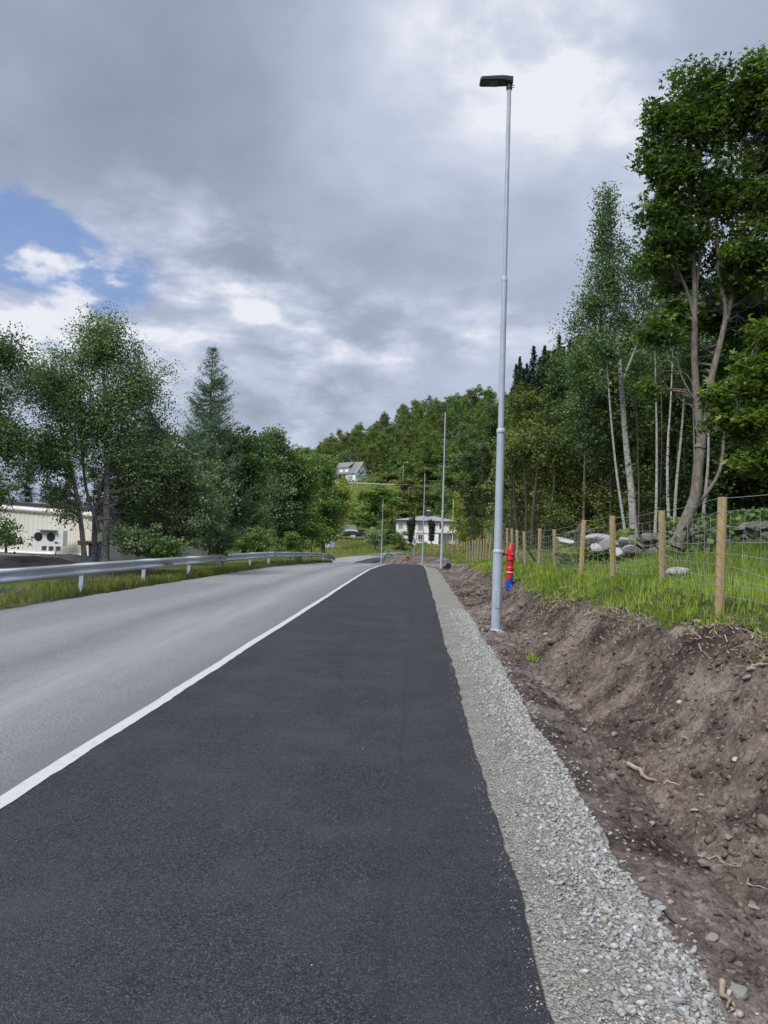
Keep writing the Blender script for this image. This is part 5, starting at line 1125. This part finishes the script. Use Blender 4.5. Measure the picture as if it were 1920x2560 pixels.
PR = [proto(1, 13, 2.4, 'wood_leaf', 'dark_bark', 150, 62, .17, .42), proto(2, 15, 2.2, 'birch_leaf', 'grey_bark', 150, 60, .16, .42, .12, .4), proto(3, 12, 2.8, 'olive_leaf', 'dark_bark', 150, 62, .17, .45, .12, .2), proto(4, 9, 2.3, 'wood_leaf', 'dark_bark', 130, 60, .15, .38, .09, .08), proto(6, 8, 2.4, 'olive_leaf', 'dark_bark', 120, 60, .15, .40, .08, .05)]
r3 = random.Random(9)
# first rank: individually placed, (px, depth, proto, scale, label)
for (px, d, k, s, lab) in [(1290, 60, 2, .98, 'olive green tree with dark leaning stems right behind the hydrant'), (1235, 70, 0, .92, 'green tree directly behind the upper part of the nearest lamp'), (1345, 56, 2, .92, 'olive tree left of the dark young conifers'), (1400, 52, 4, 1.0, 'low spreading olive tree above the leaning fence brace'), (1440, 46, 3, .9, 'bushy tree behind the fourth fence post'),
        (1180, 85, 0, .82, 'green tree left of the nearest lamp behind the far fence posts'), (1490, 42, 4, .85, 'bushy tree behind the rock heap'), (1380, 70, 1, 1.05, 'taller grey green tree rising behind the olive trees'), (1530, 45, 2, 1.0, 'dark tree behind the tall white birch'), (1205, 105, 2, 1.05, 'paler tree at the left corner of the wood')]:
    p = P(px, 1350, d); plant(PR[k], (p.x, p.y, hz(p.x, p.y)), lab, s=s, rz=r3.uniform(0, 6), group='leafy trees along the front of the wood')
# dark stems leaning, seen above the hydrant
for (pts, d, r_, lab) in [([(1296, 1345), (1288, 1280), (1284, 1210), (1290, 1120)], 48, .10, 'dark leaning stem directly above the hydrant'), ([(1314, 1345), (1316, 1280), (1312, 1200), (1312, 1120)], 46, .10, 'straight dark stem second from the lamp above the hydrant'), ([(1330, 1348), (1334, 1270), (1342, 1190), (1350, 1100)], 44, .13, 'thickest dark stem right of the hydrant'), ([(1358, 1348), (1372, 1290), (1385, 1220), (1388, 1130)], 43, .10, 'dark stem leaning to the right behind the fence brace'), ([(1277, 1345), (1278, 1260), (1285, 1160)], 50, .08, 'thin dark stem between the lamp and the hydrant')]:
    tree('alder_tree', lab, [(V2(pts, d), r_, .03)], [ell(pts[-1][0], pts[-1][1], 50, 50, d, 26)], 'olive_leaf', 'dark_bark', rs, per=70, cr=.5, lsize=.15, shape='round', shell=.2)
# wood behind
cnt = 0
for i in range(400):
    d = r3.uniform(30, 120); u = r3.uniform(.17, .75); 
    ulim = np.interp(d, [30, 45, 60, 90, 120], [.30, .235, .19, .165, .135])
    if u < ulim or d*u > 62: continue
    if r3.random() > (1.0 if d < 55 else .62): continue
    p = Vector((u*d, d, 0)); k = r3.choice([0, 0, 1, 2, 3] if d > 40 else [0, 1, 1, 3, 3])
    pxx = 960+u*FPX; s_ = r3.uniform(.75, 1.15); sz_ = r3.uniform(.9, 1.15); z_ = hz(p.x, p.y)-.1; ph = [13, 15, 12, 9, 8][k]
    capz = P(pxx, np.interp(pxx, [1240, 1300, 1400, 1500, 1560, 1650], [1010, 950, 900, 870, 830, 600]), d).z-z_
    if s_*sz_*ph > capz: s_ = max(.35, capz/(sz_*ph))
    lab_ = ['dark green tree', 'tall grey green tree', 'olive tree', 'low dark green tree', 'low olive tree'][k]+(' at the front' if d < 50 else ' in the middle' if d < 80 else ' at the back')+' of the wood behind the '+('leaning dark stems' if pxx < 1400 else 'rock heap' if pxx < 1560 else 'white birch stems' if pxx < 1700 else 'forked maple' if pxx < 1850 else 'nearest fence post')
    plant(PR[k], (p.x, p.y, z_), lab_, 'forest_tree', 'trees of the wood on the right', s_, sz_, r3.uniform(0, 6)); cnt += 1
    if cnt > 125: break
# spruces on the ridge to the right
SP_ = []
for sd in (1, 2, 3):
    rs_ = np.random.RandomState(40+sd); h, r = 14, 2.4; pos = []
    for w in range(26):
        f = .08+.92*w/25; L = r*(1-f)**.8*(.8+.4*rs_.rand())+.1
        for k in range(9):
            a = rs_.rand()*6.28; m = max(2, int(L/.3)); tt = np.linspace(.1, 1, m)*L*(.7+.4*rs_.rand()); pts = np.stack([np.cos(a)*tt, np.sin(a)*tt, h*f-.25*tt], -1); pos.append(np.repeat(pts, 7, 0)+rs_.normal(size=(m*7, 3))*.13)
    pos = np.concatenate(pos); me = leaf_mesh('spruce', pos, .32+.2*rs_.rand(len(pos)), np.clip(.5+rs_.normal(size=len(pos))*.2, 0, 1), M['needle'], rs_, 'diamond', .4)
    tm = MB(); tm.tube([(0, 0, -.5), (0, 0, h*.5), (0, 0, h*.97)], [.2, .12, .02], 6); SP_.append((me, tm.mesh('trunk', M['dark_bark'])))
def spruce(loc, s, label, group):
    k = r3.randrange(3); t = thing('spruce_tree', label, 'tree', loc, r3.uniform(0, 6), group); t.scale = (s, s, s*r3.uniform(.9, 1.2)); link('crown', SP_[k][0], t); link('trunk', SP_[k][1], t)
for (px, top, d) in [(1300, 893, 190), (1318, 902, 185), (1334, 895, 180), (1350, 888, 176), (1362, 868, 172), (1372, 880, 174), (1388, 870, 168), (1398, 875, 165), (1410, 862, 160), (1424, 868, 156), (1440, 855, 150), (1455, 850, 146), (1470, 856, 143), (1486, 840, 140), (1502, 836, 137), (1310, 930, 180), (1345, 930, 170), (1380, 925, 160), (1420, 920, 150), (1460, 915, 140), (1500, 905, 132), (1290, 930, 196)]:
    p = P(px, top, d); s = r3.uniform(.75, 1.05); spruce((p.x, p.y, p.z-14*s), s, ('pointed dark spruce at the left end of the ridge' if px < 1350 else 'dark spruce in the middle of the ridge' if px < 1420 else 'dark spruce at the right end of the ridge, beside the tall birch'), 'dark spruces on the ridge')
# ------------------------------------------------------------------ hillside wood
HP = []
for sd, leaf, hh_, rx_ in [(11, 'dense_leaf', 10, 4.2), (12, 'dense_leaf', 12, 4.5), (13, 'olive_leaf', 11, 4.0), (14, 'willow_leaf', 9, 4.0), (15, 'bronze_leaf', 10, 3.6), (16, 'purple_leaf', 8, 3.4), (17, 'yellow_leaf', 7, 3.0), (18, 'olive_leaf', 6, 3.2)]:
    rs_ = np.random.RandomState(sd); E_ = []
    for k in range(7):
        f = k/6; a = rs_.rand()*6.28; E_.append((Vector((math.cos(a)*rx_*.35, math.sin(a)*rx_*.35, hh_*(.2+.68*f))), (rx_*(.8-.45*f*f), rx_*(.8-.45*f*f), hh_*.17), 14))
    cl = sample_clusters(E_, rs_, .7); pos, ti = cloud(cl, 46, .6, rs_, .75, .3)
    HP.append((leaf_mesh('crown', pos, .31*(.6+.8*rs_.rand(len(pos))), ti, M[leaf], rs_, 'round', .5), None))
hb = MB(); hb.tube([(0, 0, -1), (0, 0, 4), (0, 0, 7)], [.28, .2, .1], 5); hbm = hb.mesh('trunk', M['grey_bark'])
def hill_tree(k, loc, s, sz, label, group, name='hillside_tree', cat='tree'):
    t = thing(name, label, cat, loc, r3.uniform(0, 6), group); t.scale = (s, s, s*sz); link('crown', HP[k][0], t); link('trunk', hbm, t); return t
n_h = 0; pl = []
for i in range(3000):
    u = r3.uniform(-.16, .30); d = r3.uniform(296, 452)
    x_ = u*d
    if n_h >= 235: break
    if any((x_-a)**2+(d-b_)**2 < 52 for a, b_ in pl): continue
    if abs(x_-(-9)) < 15 and d < 312: continue
    pl.append((x_, d)); n_h += 1; z_ = hz(x_, d)
    top = d > 405
    k = r3.choices([0, 1, 2, 3, 4, 5], [4, 4, 3, 3, (3 if top else .6), .12])[0]
    zone = (' on the crest' if d > 400 else ' halfway up' if d > 345 else ' at the foot')+(' of the slope above the gabled house' if u < .0 else ' of the slope above the upper road lamp' if u < .09 else ' of the slope behind the nearest lamp pole')
    hill_tree(k, (x_, d, z_-.5), r3.uniform(.8, 1.25), r3.uniform(.85, 1.2), ['dark green rounded tree on the wooded hillside', 'dark green rounded tree on the wooded hillside', 'olive green tree on the wooded hillside', 'grey green tree on the wooded hillside', 'brownish thin leaved tree near the hilltop', 'purple leaved tree on the wooded hillside'][k].replace(' on the wooded hillside', zone).replace(' near the hilltop', zone),
              ['dark green trees of the hillside wood', 'dark green trees of the hillside wood', 'olive trees of the hillside wood', 'grey green trees of the hillside wood', 'brownish trees of the hillside wood', 'purple trees of the hillside wood'][k])
# undergrowth of the hill that closes the gaps between the trees
n = 15000; rs_ = np.random.RandomState(77); u = rs_.uniform(-.25, .42, n); dd = rs_.uniform(294, 470, n); xx = u*dd; pos = np.stack([xx, dd, height(xx, dd)+rs_.rand(n)*3.2], -1)
tag(link('hill_scrub', leaf_mesh('hill_scrub', pos, .9+.9*rs_.rand(n), np.clip(.3+rs_.normal(size=n)*.2, 0, 1), M['dense_leaf'], rs_, 'round', .5)), kind='stuff')
# specimen trees and shrubs between the houses
def at(k, px, pyb, d, wpx, hpx, label, name='tree', cat='tree'):
    p = P(px, pyb, d); rx_, hh_ = [(4.2, 10), (4.5, 12), (4, 11), (4, 9), (3.6, 10), (3.4, 8), (3, 7), (3.2, 6)][k]
    t = hill_tree(k, (p.x, p.y, p.z-.24*hpx*d/FPX-.3), 1, 1, label, None, name, cat); s = wpx*d/FPX/(2*rx_*.62); t.scale = (s, s, hpx*d/FPX*1.24/(hh_*.97)); return t
at(1, 938, 1302, 225, 112, 84, 'big dark rounded tree on the slope below the upper road', 'round_tree')
at(0, 915, 1300, 222, 60, 66, 'left lobe of dark shrubs against the big rounded tree', 'shrub', 'shrub')
for (k, px, py, d, w, h, lab) in [(7, 1020, 1292, 236, 80, 60, 'light green shrub thicket right of the big dark rounded tree'), (2, 1062, 1270, 240, 70, 58, 'olive shrubs below the upper road lamp'), (7, 1010, 1312, 205, 70, 34, 'wide green bush above the roof of the pale house'), (3, 1090, 1262, 245, 60, 56, 'grey green shrub at the right end of the slope'),
        (0, 1110, 1290, 215, 70, 70, 'dark tree behind the pale house'), (1, 1105, 1240, 262, 70, 60, 'dark tree at the end of the upper guardrail'), (6, 1160, 1330, 140, 44, 98, 'bright yellow green tree right of the pale house'), (6, 1178, 1356, 132, 44, 70, 'lower yellow green tree beside the garage'), (3, 938, 1356, 150, 44, 36, 'pale bush right of the dark container'),
        (0, 1002, 1360, 165, 42, 32, 'dark green bush against the left corner of the pale house'), (7, 970, 1352, 175, 50, 30, 'green bush left of the pale house'), (2, 1180, 1335, 120, 60, 100, 'olive tree right of the bright yellow green tree'), (7, 985, 1330, 190, 60, 36, 'olive bush on the slope behind the pale house'),
        (0, 1175, 1260, 210, 80, 80, 'dark green tree above the bright yellow green tree'), (3, 1150, 1200, 270, 80, 70, 'grey green tree at the right end of the upper road'), (7, 950, 1250, 262, 60, 28, 'low bush below the upper guardrail'), (7, 1060, 1215, 290, 90, 42, 'hedge like shrubs behind the upper road lamp'), (0, 1018, 1212, 296, 34, 68, 'tall narrow green tree behind the upper road lamp'), (7, 960, 1210, 300, 60, 24, 'low garden shrubs right of the gabled house'), (5, 1065, 1170, 320, 26, 40, 'dark purple leaved tree above the upper road lamp'), (1, 1110, 1200, 300, 90, 80, 'large bright rounded tree right of the purple tree'),
        (1, 985, 1200, 318, 70, 60, 'dark tree right of the gabled house')]:
    at(k, px, py, d, w, h, lab, 'shrub' if 'bush' in lab or 'shrub' in lab else 'round_tree', 'shrub' if 'bush' in lab or 'shrub' in lab else 'tree')
# flowering bush
rs_ = np.random.RandomState(4); tree('flowering_bush', 'white flowering bush on the slope between the container and the pale house', [(V2([(936, 1352), (934, 1335)], 160), .08, .03)], [ell(936, 1340, 17, 14, 160, 40), ell(932, 1326, 9, 9, 160, 14)], 'blossom', 'grey_bark', rs_, per=50, cr=.3, lsize=.22, shape='round', cat='bush')
tree('flowering_tree', 'white blossoming small tree beside the white shed', [(V2([(826, 1345), (828, 1315)], 118), .08, .03)], [ell(830, 1312, 16, 16, 118, 30), ell(838, 1330, 10, 10, 118, 12)], 'blossom', 'grey_bark', rs_, per=50, cr=.22, lsize=.16, shape='round')
# columnar yews before the pale house
for (px, t0, b0, d, w, lab, seed) in ((1027, 1288, 1358, 158, 13, 'dark columnar cypress left of the lamp before the pale house', 5), (1078, 1297, 1356, 158, 12, 'dark vase shaped cypress between the lamps before the pale house', 6)):
    rs_ = np.random.RandomState(seed); k = d/FPX; base = P(px, b0, d); hh_ = (b0-t0)*k; t = thing('cypress', lab, 'tree', tuple(base)); MB().tube([(0, 0, -.3), (0, 0, 1)], .12, 6).build('trunk', M['dark_bark'], t); pos = []
    for q in range(9):
        a = q*.7+rs_.rand(); r0 = w*k*(.35+.4*rs_.rand()); n = 420; f = rs_.rand(n); pos.append(np.stack([np.cos(a)*r0*(.35+.65*f)+rs_.normal(size=n)*.16, np.sin(a)*r0*(.35+.65*f)+rs_.normal(size=n)*.16, .3+f*(hh_*(.72+.28*rs_.rand())-.3)], -1))
    pos = np.concatenate(pos); link('crown', leaf_mesh('crown', pos, .20+.12*rs_.rand(len(pos)), np.clip(.45+rs_.normal(size=len(pos))*.2, 0, 1), M['yew_leaf'], rs_, 'diamond', 0), t)
# tree belt behind the factory
for i, (px, d, k, s) in enumerate([(60, 62, 0, .5), (110, 66, 3, .62), (170, 60, 0, .5), (-10, 60, 2, .5), (230, 64, 0, .55), (300, 58, 3, .75), (360, 60, 0, .55), (420, 62, 0, .62), (480, 66, 2, .7), (555, 70, 0, .7), (640, 80, 0, .75), (720, 95, 0, .8), (780, 100, 2, .85)]):
    p = P(px, 1350, d); plant(PR[k], (p.x, p.y, hz(p.x, p.y)), ('low dark tree behind the factory roof' if px < 320 else 'dark tree behind the willow and larch' if px < 500 else 'dark tree behind the right half of the left row'), 'forest_tree', 'tree belt behind the left trees', s, 1, i)
# ------------------------------------------------------------------ grass
def blades(name, X_, Y_, Z_, hgt, wid, mat, rs, bend=.35):
    n = len(X_); a = rs.rand(n)*6.28; dx_, dy_ = np.cos(a), np.sin(a); la = rs.rand(n)*6.28; lx_, ly_ = np.cos(la)*hgt*bend*rs.rand(n), np.sin(la)*hgt*bend*rs.rand(n)
    B = np.stack([X_, Y_, Z_-.01], -1); w = np.stack([dx_*wid, dy_*wid, 0*wid], -1); m = B+np.stack([lx_*.35, ly_*.35, hgt*.55], -1); tp = B+np.stack([lx_, ly_, hgt*(1-.12*rs.rand(n))], -1)
    V = np.stack([B-w, B+w, m+w*.75, m-w*.75, tp+w*.08, tp-w*.08], 1).reshape(-1, 3); i = (np.arange(n)*6)[:, None]; F = np.concatenate([i+np.array([[0, 1, 2, 3]]), i+np.array([[3, 2, 4, 5]])], 0)
    cl = fbm(X_*.9, Y_*.9, 3, 7)*.55; ti = np.clip(.5+cl+rs.normal(size=n)*.16, 0, 1); me = fast_mesh(name, V, F, M[mat]); attr(me, 'tint', np.tile(ti, 2), 'FACE'); return me
rs = np.random.RandomState(31)
n = 120000; yy = 3.5+34*rs.rand(n)**1.5; spx = 1.9+9*rs.rand(n)**1.25; xx = np.interp(yy, WLC[:, 1], WLC[:, 0])+PW+spx; ge_ = grass_edge(yy); dist = spx-ge_
keep = (dist > -.02) | ((dist > -.22) & (rs.rand(n) < .16)); keep &= (xx < 5.8+yy*.16) & ~((xx/yy > .385) & (yy > 17.5)); keep &= rs.rand(n) < np.clip(1.15-(fbm(xx*.6, yy*.6, 3, 91) < -.22)*.6, 0, 1)
xx, yy, dist = xx[keep], yy[keep], dist[keep]; zz = np.array(height(xx, yy)); sel = dist < 1.0
s_, yn_ = soff(xx, yy); m_ = (s_-PW < 3.45); z2 = hdirt(s_, yn_, xx, yy); zz = np.where(m_, z2, zz)
hg = (.05+.20*rs.rand(len(xx))**1.3)*np.clip(.65+dist*.35, .45, 1.15)*(1+.3*fbm(xx, yy, 2, 17)); tag(link('meadow_grass', blades('meadow_grass', xx, yy, zz, hg, .0035+yy*.00045, 'grass', rs)), kind='stuff')
k_ = rs.rand(len(xx)) < .16; tag(link('meadow_straw', blades('meadow_straw', xx[k_]+.03, yy[k_]+.03, zz[k_], hg[k_]*(1.1+.6*rs.rand(k_.sum())), .002+yy[k_]*.0004, 'dull_grass', rs, .6)), kind='stuff')
# rough grass towards the wood edge, far bank, roadside verge and field
def scatter(n, xf, yf, hf, wf, mat, name, cond=None):
    xx, yy = xf(n), yf(n); 
    if cond is not None: k = cond(xx, yy); xx, yy = xx[k], yy[k]
    zz = np.array(height(xx, yy)); tag(link(name, blades(name, xx, yy, zz, hf(xx, yy), wf(xx, yy), mat, rs)), kind='stuff')
def vy(n): return 6+62*rs.rand(n)**1.7
yv = vy(52000); 
def vx(n): return np.interp(yv, [y_ for x_, y_, z_ in gp], [x_ for x_, y_, z_ in gp])+.25-2.6*rs.rand(n)**1.2
scatter(len(yv), vx, lambda n: yv, lambda x_, y_: (.06+.22*rs.rand(len(x_))**1.5)*np.clip(.5+y_/30, .4, 1.2), lambda x_, y_: .003+y_*.0004, 'dull_grass', 'verge_grass', lambda x_, y_: fbm(x_*.8, y_*.5, 3, 33)+np.clip((y_-20)/20, -.25, .3) > -.02)
scatter(26000, lambda n: 3+16*rs.rand(n), lambda n: 30+36*rs.rand(n), lambda x_, y_: .12+.22*rs.rand(len(x_)), lambda x_, y_: .012+0*x_, 'grass', 'rough_grass', lambda x_, y_: (x_-(.0+.044*y_) > 2.9) & (x_ < .26*y_+3) & ~((np.abs(y_-53.3-(x_-3.15)*.18) < 5.2)))
scatter(30000, lambda n: -26+62*rs.rand(n), lambda n: 84+110*rs.rand(n), lambda x_, y_: .18+.45*rs.rand(len(x_))**2, lambda x_, y_: .05+.04*rs.rand(len(x_)), 'dull_grass', 'field_grass', lambda x_, y_: (lambda q: ((q[0] < sleft(q[1])-1.6) | (q[0] > PW+3.4)))(soff(x_, y_)))
# ferns and weeds at the wood edge
n = 9000; yy = 20+26*rs.rand(n); xx = yy*(.225+.10*rs.rand(n)); pos = np.stack([xx, yy, height(xx, yy)+.08+.5*rs.rand(n)*(fbm(xx, yy, 2, 3) > -.1)], -1)
tag(link('fern_undergrowth', leaf_mesh('fern_undergrowth', pos, .16+.16*rs.rand(n), np.clip(.5+rs.normal(size=n)*.25, 0, 1), M['fern'], rs, 'diamond', .8)), kind='stuff')
n = 14000; yy = 18+30*rs.rand(n); xx = yy*(.36+.4*rs.rand(n)); pos = np.stack([xx, yy, height(xx, yy)+.9*rs.rand(n)**2], -1)
tag(link('wood_undergrowth', leaf_mesh('wood_undergrowth', pos, .12+.12*rs.rand(n), np.clip(.4+rs.normal(size=n)*.25, 0, 1), M['dense_leaf'], rs, 'round', .8)), kind='stuff')
for (px, py, d, s, lab) in ((1480, 1372, 19, .3, 'bright young fern growing in front of the pinkish boulder'), (1326, 1608, 11.5, .12, 'small lone tuft of grass at the bottom of the ditch'), (1722, 1548, 9.2, .14, 'grass tuft hanging over the bank below the nearest fence post')):
    p = P(px, py, d); z_ = dz_surf(p.x, p.y); n = 90; a = rs.normal(size=n)*s*.35; b_ = rs.normal(size=n)*s*.35
    tag(link('plant_tuft', blades('plant_tuft', a, b_, 0*a, s*(.6+.8*rs.rand(n)), .006+0*a, 'grass', rs, .9), None, (p.x, p.y, z_)), lab, 'plant')
bpy.data.orphans_purge(do_recursive=True) if hasattr(bpy.data, 'orphans_purge') else None
